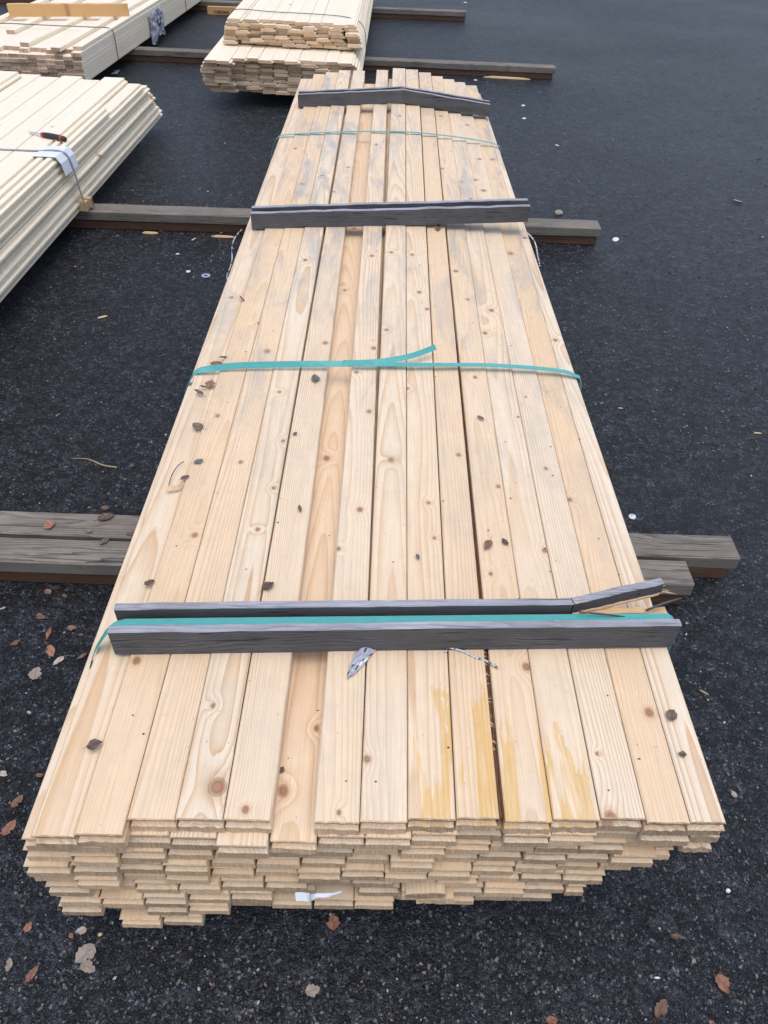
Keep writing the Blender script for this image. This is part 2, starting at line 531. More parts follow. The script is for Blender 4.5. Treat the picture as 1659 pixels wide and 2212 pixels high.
for i in range(15):
    zoff = -T if i == 5 else (-.007 if i == 0 else RND.uniform(-.0015, .0008))
    yf, yb = YF[i], YB[i]
    ext = (yb - .54) / 3.76
    fl, fr = XF[i], XF[i + 1]
    bl = XF[i] + (XB[i] - XF[i]) * ext; br = XF[i + 1] + (XB[i + 1] - XF[i + 1]) * ext
    w = .0788
    if i < 14:
        if i == 5: fl, fr, bl, br = fl - .004, fr + .004, bl - .004, br + .002
        else:
            fr = min(fr - .0012, fl + w); br = min(br - .0012, bl + w)
        if i == 9: fr -= .0085; br -= .002
        if i == 3: br -= .004
        if i == 6: br -= .006
    xm = (bl + br) / 2
    zf, zb = TOP + zoff, TOP + zoff + crown(xm) * (yb - .53) / 4.8
    org = ((fl + fr) / 2, yf, zf - T)
    me = plank_mesh('plank', fl, fr, bl, br, yf, yb, zf, zb, T, groove_profile(T), 100 + i, 8, .0011, org)
    o = in_stack(link('plank', me, M['top'], None, org))
    o['grey'] = GREY[i]; o['stain'] = STAIN[i]; o['tone'] = TONE[i]
    for j, (kx, ky, kr) in enumerate(sorted(KB[i], key=lambda q: q[1])[:NK]):
        o['k%d' % j] = (kx - org[0], ky - org[1], kr)
    if i == 13: o['label'] = 'browner weathered plank'
    if i == 5: o['label'] = 'plank lying one layer lower than its neighbours'
    top_planks.append((o, org))
# bark left on the edge of the eleventh board
po, porg = top_planks[9]
V, F = [], []
n = 90
for i in range(n + 1):
    k = i / n
    y = .552 + k * 1.55
    base = XF[10] + (XB[10] - XF[10]) * (y - .54) / 3.76
    wl = .0095 * (1 - k * .45) * (1 + .5 * mnoise.noise(Vector((y * 30, 1, 1))))
    zt = TOP - .004 - .004 * k + .004 * mnoise.noise(Vector((y * 24, 5, 1)))
    for xx, zz in ((base - wl - .002, TOP - .03), (base - wl * .9, zt), (base - wl * .35, zt - .004), (base + .0005, TOP - .03)):
        V.append(Vector((xx, y, zz)) - Vector(porg))
for i in range(n):
    for k in range(3):
        a = i * 4 + k
        F.append((a, a + 1, a + 5, a + 4))
bk = link('bark', mesh('bark', V, F), M['bark'], po)
bk['label'] = 'strip of dark reddish bark along the edge'
# splinters torn up along that edge
V, F = [], []
for i in range(26):
    y = RND.uniform(.66, .92); x = XF[10] - .0098 + (XB[10] - XF[10]) * (y - .54) / 3.76
    a = RND.uniform(-.4, .9); L = RND.uniform(.004, .011); z = TOP + .0005
    b = len(V)
    V += [Vector(q) - Vector(porg) for q in ((x - .002, y, z - .002), (x, y + .0022, z - .002), (x + L * math.cos(a), y + L * math.sin(a) - .004, z + RND.uniform(-.003, .004)), (x, y, z + .001))]
    F += [(b, b + 1, b + 2), (b + 1, b + 3, b + 2), (b + 3, b, b + 2)]
sp = link('splinters', mesh('splinters', V, F), M['straw'], po); sp['kind'] = 'stuff'

# lower layers
LX = [None, (-.571, .560), (-.580, .560), (-.589, .556), (-.594, .498), (-.577, .466), (-.568, .424), (-.576, .372)]
for k in range(1, NL):
    xl, xr = LX[k]
    z0 = TOP - T * k
    x = xl
    j = 0
    L1B = [-.568, -.484, -.405, -.326, -.247, -.1605, -.0795, 0, .079, .158, .237, .316, .395, .474, .560]
    while x < xr - .02:
        w = .0770 + RND.uniform(-.0008, .0012)
        if k == 1:
            if j >= len(L1B) - 1: break
            x = L1B[j]; w = L1B[j + 1] - L1B[j] - .0012
        x2 = min(x + w, xr)
        if xr - x2 < .03: x2 = xr if xr - x < .088 else x2
        mid = (x + x2) / 2
        if k == 1 and -.16 < mid < -.08:
            x = x2 + .0015; j += 1; continue
        yf = .508 + (mid + .57) * .045 + RND.uniform(-.009, .010)
        if k == 1:
            if -.40 < mid < -.33: yf = .527
            elif -.33 < mid < -.25: yf = .525
            elif -.25 < mid < -.17: yf = .513
        if k == 6 and -.1 < mid < .02: yf += .05
        yb = 5.25 + RND.uniform(-.03, .08)
        zb = z0 + crown(mid) * .93
        lift = 0
        me = plank_mesh('plank', x, x2, x + .02, x2 + .02, yf, yb, z0 - RND.uniform(0, .0012), zb, T - .0016, groove_profile(T - .0016), k * 40 + j, 6, .0005, (mid, yf, z0 - T))
        o = in_stack(link('plank', me, M['top'] if k == 1 else M['pine'], None, (mid, yf, z0 - T)))
        if k >= 4 and RND.random() < .25: o['grey'] = .8
        else: o['grey'] = .25
        x = x2 + RND.uniform(.0006, .0042); j += 1
for k in (1, 2):          # weathered boards standing back at the right-hand edge
    z0 = TOP - T * k
    me = plank_mesh('plank', .5625, .616, .5625, .61, .557, 5.2, z0, z0 - .02, T - .0004, groove_profile(T), 900 + k, 6, .0015, (.59, .557, z0 - T))
    o = in_stack(link('plank', me, M['pine'], None, (.59, .557, z0 - T))); o['grey'] = 1.0
    o['label'] = 'grey stained plank at the right edge'
for j, (xa, xb) in enumerate(((-.470, -.393), (-.390, -.313))):   # short boards hanging below the lowest layer
    z0 = TOP - T * NL - .001
    me = plank_mesh('plank', xa, xb, xa, xb, .500 + .006 * j, 1.38, z0, z0, T - .003, groove_profile(T - .003), 930 + j, 6, .0005, ((xa + xb) / 2, .5, z0 - T))
    in_stack(link('plank', me, M['pine'], None, ((xa + xb) / 2, .5, z0 - T)))
# two loose offcuts tilted in the gap near the bottom of the front face
for j, (cx, cz, w, ang) in enumerate(((.115, .198, .075, .12), (.135, .173, .072, .11))):
    me = plank_mesh('offcut', -w / 2, w / 2, -w / 2, w / 2, 0, .32, 0, 0, .024, stud_profile(.024), 950 + j, 6, .0012)
    o = link('offcut', me, M['pine'], None, (cx, .522, cz)); o.rotation_euler = (0, -ang, 0); in_stack(o)
    o['label'] = 'thin tilted offcut stuck in the front face'

# ------------------------------------------------------------------ cross bars on the stack
def bar_board(name, a, b, z0a, z0b, h, t, seed, parent, mat, seglen=.04, top_wear=.0015):
    """a board standing on edge between two plan points (a, b = front lower corners)"""
    rd = random.Random(seed)
    a, b = Vector((a[0], a[1], z0a)), Vector((b[0], b[1], z0b))
    d = (b - a); L = d.length; d.normalize()
    nrm = Vector((-d.y, d.x, 0)).normalized()
    n = max(2, int(L / seglen))
    V, F = [], []
    up = Vector((0, 0, 1))
    for i in range(n + 1):
        p = a + d * (L * i / n)
        w = [rd.uniform(-1, 1) * top_wear for _ in range(6)]
        hh = h + w[0]
        for off, zz in ((0, w[1] * .3), (w[2] * .3, hh - .002), (.002, hh), (t - .002, hh + w[3] * .5), (t, hh - .002), (t, 0)):
            V.append(p + nrm * off + up * zz)
    for i in range(n):
        for k in range(6):
            F.append((i * 6 + k, i * 6 + (k + 1) % 6, i * 6 + 6 + (k + 1) % 6, i * 6 + 6 + k))
    F = [tuple(reversed(f)) for f in F]
    F.append(tuple(range(6))); F.append(tuple(n * 6 + k for k in range(5, -1, -1)))
    org = parent.location
    me = mesh(name, [v - org for v in V], F)
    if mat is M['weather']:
        me.materials.append(mat); me.materials.append(M['weather_top'])
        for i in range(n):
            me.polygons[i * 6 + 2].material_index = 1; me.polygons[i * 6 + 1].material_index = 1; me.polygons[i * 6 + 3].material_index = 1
    return link(name, me, mat, parent)
def flat_board(name, a, b, z0a, z0b, w, t, seed, parent, mat):
    return bar_board(name, a, b, z0a, z0b, t, w, seed, parent, mat)

BT = .0175
def off(p, q, dist):
    d = (Vector((q[0], q[1])) - Vector((p[0], p[1]))).normalized(); n = Vector((-d.y, d.x)) * dist
    return (p[0] + n.x, p[1] + n.y), (q[0] + n.x, q[1] + n.y)

bar1 = empty('hold_down_bar', 'weathered grey trough-shaped bar nearest the camera with broken right end and teal strap inside', 'wooden bar', (.05, .9, .462), 'weathered bars across the stack')
A, B = (-.494, .854), (.606, .906)
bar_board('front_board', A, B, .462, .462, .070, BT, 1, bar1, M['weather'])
a2, b2 = off(A, B, BT + .0005)
o = flat_board('base_board', a2, b2, .4625, .4625, .034, .022, 2, bar1, M['raw'])
a3, b3 = off(A, B, .054)
ux = (b3[0] - a3[0]); uy = (b3[1] - a3[1])
brk = (a3[0] + ux * .815, a3[1] + uy * .815)
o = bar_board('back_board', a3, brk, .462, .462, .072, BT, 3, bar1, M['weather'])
end = (a3[0] + ux * 1.0, a3[1] + uy * 1.0)
o = bar_board('split_stub', (brk[0] + .001, brk[1]), end, .4635, .4635, .032, BT + .006, 4, bar1, M['raw'], .015, .003)
o['label'] = 'fresh orange split wood of the broken board'
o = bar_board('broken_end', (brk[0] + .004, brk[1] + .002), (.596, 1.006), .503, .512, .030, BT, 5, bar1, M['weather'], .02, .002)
o['label'] = 'snapped end swung away from the bar'
o = bar_board('torn_underside', (brk[0] + .006, brk[1] - .0005), (.594, 1.004), .4965, .5055, .0065, BT, 6, bar1, M['raw'], .015, .002)
for j, (p, q, r) in enumerate((((.475, .944, .512), (.60, .957, .500), .0022), ((.56, .968, .500), (.632, .986, .520), .0030), ((.41, .934, .530), (.55, .940, .503), .0018))):
    link('splinter', tube_mesh('splinter', [Vector(v) - bar1.location for v in smooth_path([p, ((p[0] + q[0]) / 2, (p[1] + q[1]) / 2, (p[2] + q[2]) / 2 + .003), q], 4)], [r, r, r * 1.3, r * 1.2, r, r * .9, r * .8, r * .6, r * .3], 4), M['splinter'], bar1)

rs_ = random.Random(5)
def spikes(parent, c, n, dirx, mat, sp=.018):
    for q_ in range(n):
        L_ = rs_.uniform(.010, .030); r_ = rs_.uniform(.0010, .0022)
        a_ = Vector(c) + Vector((rs_.uniform(-.004, .004), rs_.uniform(0, sp), rs_.uniform(-.004, .004)))
        b_ = a_ + Vector((dirx * L_, rs_.uniform(-.008, .004), rs_.uniform(-.002, .007)))
        link('splinter', tube_mesh('splinter', [v - parent.location for v in (a_, a_.lerp(b_, .5), b_)], [r_, r_ * .8, r_ * .2], 4), mat, parent)
spikes(bar1, (brk[0], brk[1] - .001, .530), 6, 1, M['straw'])
spikes(bar1, (brk[0] + .004, brk[1] - .002, .500), 6, 1, M['raw'])
spikes(bar1, (.594, .998, .520), 4, 1, M['straw'])
bar2 = empty('hold_down_bar', 'straight weathered grey bar across the stack above the second bearer', 'wooden bar', (.03, 2.92, .465), 'weathered bars across the stack')
A, B = (-.512, 2.893), (.582, 2.95)
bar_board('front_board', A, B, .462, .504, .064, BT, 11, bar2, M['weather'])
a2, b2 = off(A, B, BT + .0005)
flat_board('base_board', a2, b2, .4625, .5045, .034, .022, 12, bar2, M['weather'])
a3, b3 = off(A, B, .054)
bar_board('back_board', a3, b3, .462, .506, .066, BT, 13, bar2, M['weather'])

bar3 = empty('hold_down_bar', 'farthest weathered grey bar, snapped in the middle and bent over the stack', 'wooden bar', (.05, 4.6, .48), 'weathered bars across the stack')
P0, P1, P2 = (-.486, 4.575), (.095, 4.58), (.588, 4.57)
zl, zm, zr = .466, .507, .452
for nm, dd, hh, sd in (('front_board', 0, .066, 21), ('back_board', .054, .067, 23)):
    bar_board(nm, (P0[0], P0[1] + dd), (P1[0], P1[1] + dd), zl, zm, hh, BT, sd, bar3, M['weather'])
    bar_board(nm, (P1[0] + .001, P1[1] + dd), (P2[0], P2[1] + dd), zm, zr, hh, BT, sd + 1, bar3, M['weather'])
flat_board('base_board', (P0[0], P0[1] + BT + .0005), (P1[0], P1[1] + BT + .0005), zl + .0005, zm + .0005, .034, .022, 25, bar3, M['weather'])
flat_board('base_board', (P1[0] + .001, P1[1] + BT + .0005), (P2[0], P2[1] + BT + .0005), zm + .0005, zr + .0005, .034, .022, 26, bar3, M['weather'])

spikes(bar3, (P1[0] - .004, P1[1] - .002, zm + .064), 5, 1, M['straw'])
spikes(bar3, (P1[0] + .02, P1[1] + .03, zm + .064), 5, -1, M['twig'])
# ------------------------------------------------------------------ straps on the stack
SW = .0165
ln = Vector((1.1, .052, 0)).normalized()
def along1(x, z, dy=0): return (x, .8885 + (x + .494) * .0473 + dy, z)
p = smooth_path([(-.588, .862, .29), (-.560, .862, .400), (-.541, .866, .450), along1(-.522, .482, -.012), along1(-.505, .502, -.004), along1(-.48, .5145), along1(-.42, .5165), along1(.0, .516), along1(.54, .514), along1(.590, .512), along1(.612, .497), along1(.620, .45), (.621, .938, .30)], 6)
tag(link('strap', ribbon_mesh('strap', p, .019, (-.047, 1, 0), .0013), M['strap']), 'wide teal plastic strap lying inside the trough of the nearest bar', 'strap', 'teal straps round the stack')
p = smooth_path([(-.598, 1.868, .29), (-.577, 1.866, .385), (-.550, 1.862, .438), (-.528, 1.860, .464), (-.47, 1.862, .476), (-.38, 1.872, .482), (-.10, 1.884, .489), (.12, 1.895, .4865), (.34, 1.915, .480), (.53, 1.915, .470), (.590, 1.905, .460), (.612, 1.895, .438), (.620, 1.890, .30)], 6)
wd2 = [(0, 1 - .45 * q_, .83 * q_) for q_ in [max(0, min(1, (.10 - v.x) / .35)) * max(0, min(1, (v.x + .56) / .08)) for v in p]]
tag(link('strap', ribbon_mesh('strap', p, SW + .002, wd2, .0012), M['strap']), 'teal strap with a loose tail across the middle of the stack', 'strap', 'teal straps round the stack')
st2 = bpy.data.objects[COL.objects[-1].name]
p = smooth_path([(-.102, 1.882, .4920), (-.05, 1.885, .4935), (.02, 1.898, .494), (.10, 1.925, .498), (.172, 1.965, .506)], 5)
tl = link('strap_tail', ribbon_mesh('strap_tail', p, SW, [(0, .6, .75)] * 8 + [(0, .7, .6 + .03 * k) for k in range(13)], .0012), M['strap'], st2)
p = [(v[0], v[1], v[2]) for v in smooth_path([(-.102, 1.883, .4910), (-.0955, 1.883, .4912), (-.089, 1.883, .4915)], 3)]
link('strap_seal', ribbon_mesh('strap_seal', p, SW * 1.2, (0, .7, .7), .0034), M['strap'], st2)
p = smooth_path([(-.598, 4.06, .29), (-.575, 4.06, .40), (-.538, 4.06, .462), (-.46, 4.075, .4725), (-.2, 4.075, .492), (.1, 4.075, .5015), (.33, 4.085, .486), (.52, 4.09, .464), (.585, 4.09, .448), (.606, 4.085, .42), (.612, 4.08, .28)], 6)
tag(link('strap', ribbon_mesh('strap', p, SW * .95, (0, 1, 0), .0012), M['strap']), 'thin teal strap across the stack between the two farthest bars', 'strap', 'teal straps round the stack')

# ------------------------------------------------------------------ bearers
def bearer(label, x0, x1, ya, yb, zbase, w, h, mat, seed, group='bearer timbers on the asphalt'):
    """ya / yb: front edge at x0 / x1"""
    rd = random.Random(seed)
    n = int((x1 - x0) / .12) + 2
    V, F = [], []
    c = Vector((x1, (yb + w / 2), zbase))
    org = Vector(((x0 + x1) / 2, (ya + yb) / 2 + w / 2, zbase))
    ch = .004
    for i in range(n + 1):
        k = i / n
        x = x0 + (x1 - x0) * k; y = ya + (yb - ya) * k
        j = [rd.uniform(-.0012, .0012) for _ in range(4)]
        for dy, dz in ((0, ch), (j[0], h - ch), (ch, h + j[1]), (w - ch, h + j[2]), (w + j[3], h - ch), (w, ch), (w - ch, 0), (ch, 0)):
            V.append(Vector((x + (rd.uniform(-.001, .001) if i in (0, n) else 0), y + dy, zbase + dz)) - org)
    for i in range(n):
        for k in range(8):
            F.append((i * 8 + (k + 1) % 8, i * 8 + k, i * 8 + 8 + k, i * 8 + 8 + (k + 1) % 8))
    F.append(tuple(range(8))); F.append(tuple(n * 8 + k for k in range(7, -1, -1)))
    o = link('bearer', mesh('bearer', V, F), mat, None, org)
    return tag(o, label, 'timber', group)
BW, BH = .096, .048
bearer('brown lower timber of the nearest bearer pair, rear row under the grey one', -3.2, 1.068, 1.566, 1.516, 0.0, BW - .006, BH - .001, M['bearer_brown'], 1)
bearer('grey upper timber of the nearest bearer, rear row with the longer right end', -3.2, 1.088, 1.560, 1.512, BH, BW, BH, M['bearer'], 2)
bearer('brown lower timber of the nearest bearer pair, front row', -3.3, .905, 1.457, 1.408, 0.0, BW - .006, BH - .001, M['bearer_brown'], 3)
bearer('grey upper timber of the nearest bearer, front row with the shorter right end', -3.3, .918, 1.452, 1.402, BH, BW, BH, M['bearer'], 4)
bearer('dark brown lower timber under the bearer crossing below the middle of the stack', -2.95, 1.165, 3.952, 3.945, 0, BW, BH - .001, M['bearer_brown'], 5)
bearer('dark grey upper timber of the bearer crossing below the middle of the stack', -2.95, 1.175, 3.945, 3.935, BH, BW + .02, BH, M['bearer'], 6)
bearer('brown lower timber of the bearer just beyond the far end of the stack', -3.3, 1.49, 7.68, 7.50, 0, BW + .02, BH - .001, M['bearer_brown'], 7)
bearer('grey upper timber of the bearer just beyond the far end of the stack', -3.3, 1.505, 7.67, 7.49, BH, BW + .02, BH, M['bearer'], 8)
bearer('brown lower timber of the farthest bearer', -4.6, .885, 10.1, 9.99, 0, BW, BH - .001, M['bearer_brown'], 9)
bearer('grey upper timber of the farthest bearer', -4.6, .89, 10.1, 9.98, BH, BW + .02, BH, M['bearer'], 10)

# ------------------------------------------------------------------ the other piles
def shared(n, w, L, t, prof, seed, nseg=3, jag=.001, xin=0):
    return [plank_mesh('plank', -w / 2, w / 2, -w / 2, w / 2, 0, L, t, t, t, prof(t), seed + i, nseg, jag) for i in range(n)]
def layer_pile(root, meshes, mat, rows, w, t, yaw):
    """rows: list of (z, xl, xr, yf, jitter)"""
    cnt = 0
    for z, xl, xr, yf, jy, jx in rows:
        n = max(1, round((xr - xl) / w))
        step = (xr - xl) / n
        for i in range(n):
            o = link('plank', meshes[RND.randrange(len(meshes))], mat, root)
            o.location = (xl + step * (i + .5) + RND.uniform(-jx, jx), yf + RND.uniform(-jy, jy), z + RND.uniform(0, .0004))
            o.scale = (1, 1, 1)
            cnt += 1
    return cnt

# left pile: shiplap cladding, right side stepped
lp_yaw = math.radians(-1.45)
lp = empty('cladding_pile', 'pile of pale cladding boards at the left edge with white card and pocket tool', 'timber stack', (-1.60, 3.9, .1), None, lp_yaw)
LT = .0335
me_l = shared(4, .145, 4.5, LT, shiplap_profile, 300)
for k in range(9):
    z = k * LT
    xr = .014 - .0022 * k + RND.uniform(-.009, .009)
    far = 1.74 - .03 * k
    if k == 8: xr = -.097
    for i in range(8):
        o = link('plank', me_l[RND.randrange(4)], M['pale'], lp)
        fe = far + RND.uniform(-.015, .015)
        if k == 8: fe = 1.41 + (.03 if i % 2 == 0 else -.03) + RND.uniform(-.02, .02)
        if k == 7: fe = 1.47 + RND.uniform(-.02, .02)
        o.location = (xr - .0715 - i * .1335, fe - 4.5, z)
for (xl_, xr_, fe) in ((-.049, -.004, .77), (-.0955, -.051, .86)):          # two narrow boards ending short
    me = plank_mesh('plank', xl_, xr_, xl_, xr_, fe - 4.0, fe, LT, LT, LT, shiplap_profile(LT), 71, 3, .001, ((xl_ + xr_) / 2, fe - 4.0, 0))
    link('plank', me, M['pale'], lp, ((xl_ + xr_) / 2, fe - 4.0, 8 * LT))
me = plank_mesh('plank', -.07, .07, -.07, .07, 0, 4.2, LT, LT, LT, shiplap_profile(LT), 73, 3, .001)
o = link('plank', me, M['pale'], lp, (-.80, 1.35 - 4.2, 9 * LT))
lz = .1 + 9 * LT
for j, (dx, dy) in enumerate(((-.035, -.02), (-.01, .03))):
    me = plank_mesh('spacer_block', -.1, .03, -.1, .03, 0, .03, .06, .06, .048, stud_profile(.048), 75 + j, 2, .0005)
    o = tag(link('spacer_block', me, M['raw'], None, (-1.565 + dx * .3, 3.93 + dy, .0965)), ('nearer' if j == 0 else 'farther') + ' small fresh wood block under the strap of the left cladding pile', 'wood block')

# top-left pile: planed studs
tl_yaw = math.radians(-3.3)
tp = empty('stud_pile', 'pile of planed studs with red end marks at the top left, under an orange stud', 'timber stack', (-2.32, 6.45, .1), None, tl_yaw)
ST = .0288
me_s = shared(4, .0705, 4.4, ST - .0004, stud_profile, 400, 2, .0003)
red_me = mesh('end_mark', [(0, 0, 0), (.004, 0, .002), (.005, 0, .007), (.001, 0, .009), (-.004, 0, .006), (0, -.0006, .005)], [(0, 1, 5), (1, 2, 5), (2, 3, 5), (3, 4, 5), (4, 0, 5)])
M['mark'] = plain('red_end_mark', (.30, .045, .03), .7)
for k in range(7):
    n = 15
    for i in range(n):
        o = link('plank', me_s[RND.randrange(4)], M['pale_stud'], tp)
        yy = RND.uniform(-.015, .02) + (.09 if k == 6 and i > 0 else 0) * (1 if i % 3 else .4)
        o.location = (-.0355 - i * .0712 + RND.uniform(-.001, .001), yy, k * ST)
        if RND.random() < .75 and i < 9:
            mk = link('end_mark', red_me, M['mark'], o); mk.location = (RND.uniform(-.018, .018), -.0012, .007)
for (i, yy, w) in ((0, .06, 1), (2, -.01, 1), (6, .10, 1), (10, .5, 1), (14, .05, 1)):
    o = link('plank', me_s[i % 4], M['pale_stud'], tp, (-.0355 - i * .0712 - .004, yy, 7 * ST))
    if i == 6: o.rotation_euler = (0, 0, math.radians(-2.0))
tz = .1 + 7 * ST
ob = bar_board('orange_stud', (-3.235, 7.50), (-2.268, 7.70), tz + ST, tz + ST, .092, .045, 31, cam.__class__ and empty('orange_stud_root', 'x', 'x', (-2.75, 7.6, tz + ST)), M['orange'])
rt = ob.parent
ob.parent = None; ob.location = rt.location; bpy.data.objects.remove(rt)
tag(ob, 'single orange planed stud standing on edge across the top-left pile', 'timber')

# middle pile: two packs of thin cladding
MT = .0240
me_m = shared(5, .119, 4.3, MT, shiplap_profile, 500, 3, .0008)
mp = empty('cladding_pile', 'lower pack of thin pale cladding boards beyond the far end of the stack', 'timber stack', (-.79, 6.3, .1), None, math.radians(-.4))
def pack(root, n, xl, xr, seed, yfun, tilt, curve):
    rd = random.Random(seed)
    for k in range(n):
        nb = round((xr - xl) / .1085)
        step = (xr - xl) / nb
        sh = rd.uniform(-.03, .03)
        ins = curve(k / (n - 1))
        for i in range(nb):
            if k < n - 1 and 2 < i < nb - 2 and False: continue
            o = link('plank', me_m[rd.randrange(5)], M['pale'], root)
            xx = xl + ins + (xr - xl - 2 * ins) * (i + .5) / nb + (sh if 0 < i < nb - 1 else 0)
            o.location = (xx, yfun(i / nb, k / (n - 1), rd), k * MT + tilt * xx + rd.uniform(0, .001))
            o.rotation_euler = (rd.uniform(-.0006, .0006), rd.uniform(-.05, .05) if rd.random() < .45 else rd.uniform(-.012, .012), rd.uniform(-.003, .003))
            o.scale = (rd.uniform(.91, .96), 1, .88)
pack(mp, 10, -.585, .60, 61, lambda u, k, rd: (-.02 if u < .12 else .02) + rd.uniform(-.035, .035) - (.05 if k > .99 else 0) - (.10 * (k - .2) if u < .12 else 0), -.018, lambda q: .055 * (2 * q - 1) ** 2)
mp2 = empty('cladding_pile', 'upper pack of thin pale cladding boards tied with dark wire, on the lower pack', 'timber stack', (-.72, 6.65, .1 + 10 * MT + .008), None, math.radians(-.4))
pack(mp2, 7, -.54, .53, 62, lambda u, k, rd: rd.uniform(-.03, .035) + (.02 if k > .9 else 0), -.018, lambda q: .05 * q * q)

# ------------------------------------------------------------------ straps and wires on the piles
def on(root, pts):
    R = Matrix.Rotation(root.rotation_euler.z, 3, 'Z')
    return [R @ Vector(p) + Vector(root.location) for p in pts]
zt = 9 * LT
p = smooth_path(on(lp, [(-1.06, .0, zt + .003), (-.6, .0, zt + .004), (-.16, .0, zt + .004), (-.07, .0, zt + .009), (-.008, .0, zt + .0075), (.021, .005, zt - .018), (.033, .01, zt - .10), (.036, .012, zt - .18), (.044, .015, .05), (.047, .02, .012)]), 6)
tag(link('strap', ribbon_mesh('strap', p, .016, (0, 1, 0), .0014), M['grey_strap']), 'grey strap curving over the right side of the left cladding pile', 'strap')
# folded card under that strap
V, F = [], []
prof_c = [(-.118, zt + .003), (-.06, zt + .0045), (-.004, zt + .0030), (.0165, zt - .028), (.024, zt - .085)]
for i, (xx, zz) in enumerate(prof_c):
    for dy in (-.085, .075):
        for dz in (0, .0022):
            V.append((xx + (.01 if dy > 0 else 0), dy, zz + dz))
for i in range(len(prof_c) - 1):
    b = i * 4
    F += [(b + 1, b + 5, b + 7, b + 3), (b, b + 2, b + 6, b + 4), (b, b + 4, b + 5, b + 1), (b + 2, b + 3, b + 7, b + 6)]
F += [(0, 1, 3, 2), (16, 18, 19, 17)]
cd = link('card', mesh('card', V, F), M['card'], None, lp.location); cd.rotation_euler = lp.rotation_euler
tag(cd, 'folded white cardboard edge protector under the grey strap of the left pile', 'card')

def wire_over(root, pts, r, label, group='dark wires round the piles'):
    o = link('tie_wire', tube_mesh('tie_wire', smooth_path(on(root, pts), 6), r, 5), M['wire'])
    return tag(o, label, 'wire', group)
h7 = 8 * ST
wire_over(tp, [(-1.06, .72, 7 * ST + .004), (-.9, .72, h7 + .002), (-.5, .73, h7 + .002), (-.15, .74, h7 + .003), (-.03, .74, h7 + .002), (.006, .74, h7 - .03), (.008, .74, .1), (.008, .74, .004)], .0034, 'dark wire round the near end of the top-left stud pile')
wire_over(tp, [(-.9, 2.95, h7 + .003), (-.1, 2.95, h7 + .003), (-.01, 2.95, h7), (.008, 2.95, h7 - .04), (.009, 2.95, .1), (.008, 2.95, .004)], .0034, 'dark wire round the top-left stud pile beyond the plastic sheet')
hm = 7 * MT
wire_over(mp2, [(-.53, .30, -.02), (-.515, .30, hm - .02), (-.46, .30, hm + .018), (-.2, .30, hm + .010), (.1, .30, hm + .006), (.36, .29, hm - .002), (.48, .27, hm - .022), (.53, .25, hm - .06), (.55, .22, .05), (.555, .2, -.05)], .0030, 'thin dark wire over the upper pack of cladding in the middle')

# torn plastic sheet on the side of the stud pile
def crumple_sheet(name, nu, nv, fn, thick, colfn):
    V, F, C = [], [], []
    for s_ in (0, 1):
        for j in range(nv + 1):
            for i in range(nu + 1):
                p, nr = fn(i / nu, j / nv)
                V.append(Vector(p) + Vector(nr) * (thick * s_))
    N = (nu + 1) * (nv + 1)
    def id(i, j, s_): return s_ * N + j * (nu + 1) + i
    for j in range(nv):
        for i in range(nu):
            c = colfn((i + .5) / nu, (j + .5) / nv)
            F.append((id(i, j, 1), id(i + 1, j, 1), id(i + 1, j + 1, 1), id(i, j + 1, 1))); C.append(c)
            F.append((id(i, j, 0), id(i, j + 1, 0), id(i + 1, j + 1, 0), id(i + 1, j, 0))); C.append(c)
    for i in range(nu):
        for j in (0, nv):
            F.append((id(i, j, 0), id(i + 1, j, 0), id(i + 1, j, 1), id(i, j, 1))); C.append(colfn((i + .5) / nu, j / nv))
    for j in range(nv):
        for i in (0, nu):
            F.append((id(i, j, 0), id(i, j + 1, 0), id(i, j + 1, 1), id(i, j, 1))); C.append(colfn(i / nu, (j + .5) / nv))
    me = mesh(name, V, F, True); colour_faces(me, C)
    return me
def sheet_pt(u, v):
    y = 1.66 + u * .42 + .02 * math.sin(v * 5)
    z = .175 - v * (.225 + .02 * math.sin(u * 7)) + .012 * u
    n_ = mnoise.noise(Vector((u * 5, v * 6, 3)))
    x = .010 + .013 * n_ + .012 * v
    return on(tp, [(x, y, z)])[0], (1, 0, 0)
def sheet_col(u, v):
    a, b = (u - .66) / .17, (v - .42) / .30
    e = abs(a) + abs(b)
    if .72 < e < 1.08 or (v > .55 and v < .68 and abs(a) < .55): return (.02, .02, .022)
    if u > .52 and v > .70 and mnoise.noise(Vector((u * 30, v * 30, 0))) > .05: return (.10, .10, .115)
    if u < .45 and .15 < v < .75 and mnoise.noise(Vector((u * 14, v * 26, 7))) > .28: return (.20, .20, .24)
    if v > .93 and .2 < u < .6: return (.03, .03, .035)
    q = mnoise.noise(Vector((u * 6, v * 6, 11)))
    return tuple(max(.05, c + .10 * q) for c in (.40, .41, .47))
tag(link('plastic_sheet', crumple_sheet('plastic_sheet', 30, 30, sheet_pt, .0015, sheet_col), M['cord']), 'torn silvery plastic sheet with black print on the side of the stud pile', 'plastic sheet')
def sc2(u, v):
    p = Vector((-2.335 + .05 * u, 7.10 + .12 * v, .004 + .02 * abs(mnoise.noise(Vector((u * 3, v * 3, 9)))) + .012 * u))
    return p, (0, 0, 1)
tag(link('plastic_scrap', crumple_sheet('plastic_scrap', 6, 6, sc2, .001, lambda u, v: (.38, .40, .42)), M['cord']), 'small clear plastic scrap on asphalt beside the stud pile', 'plastic scrap')

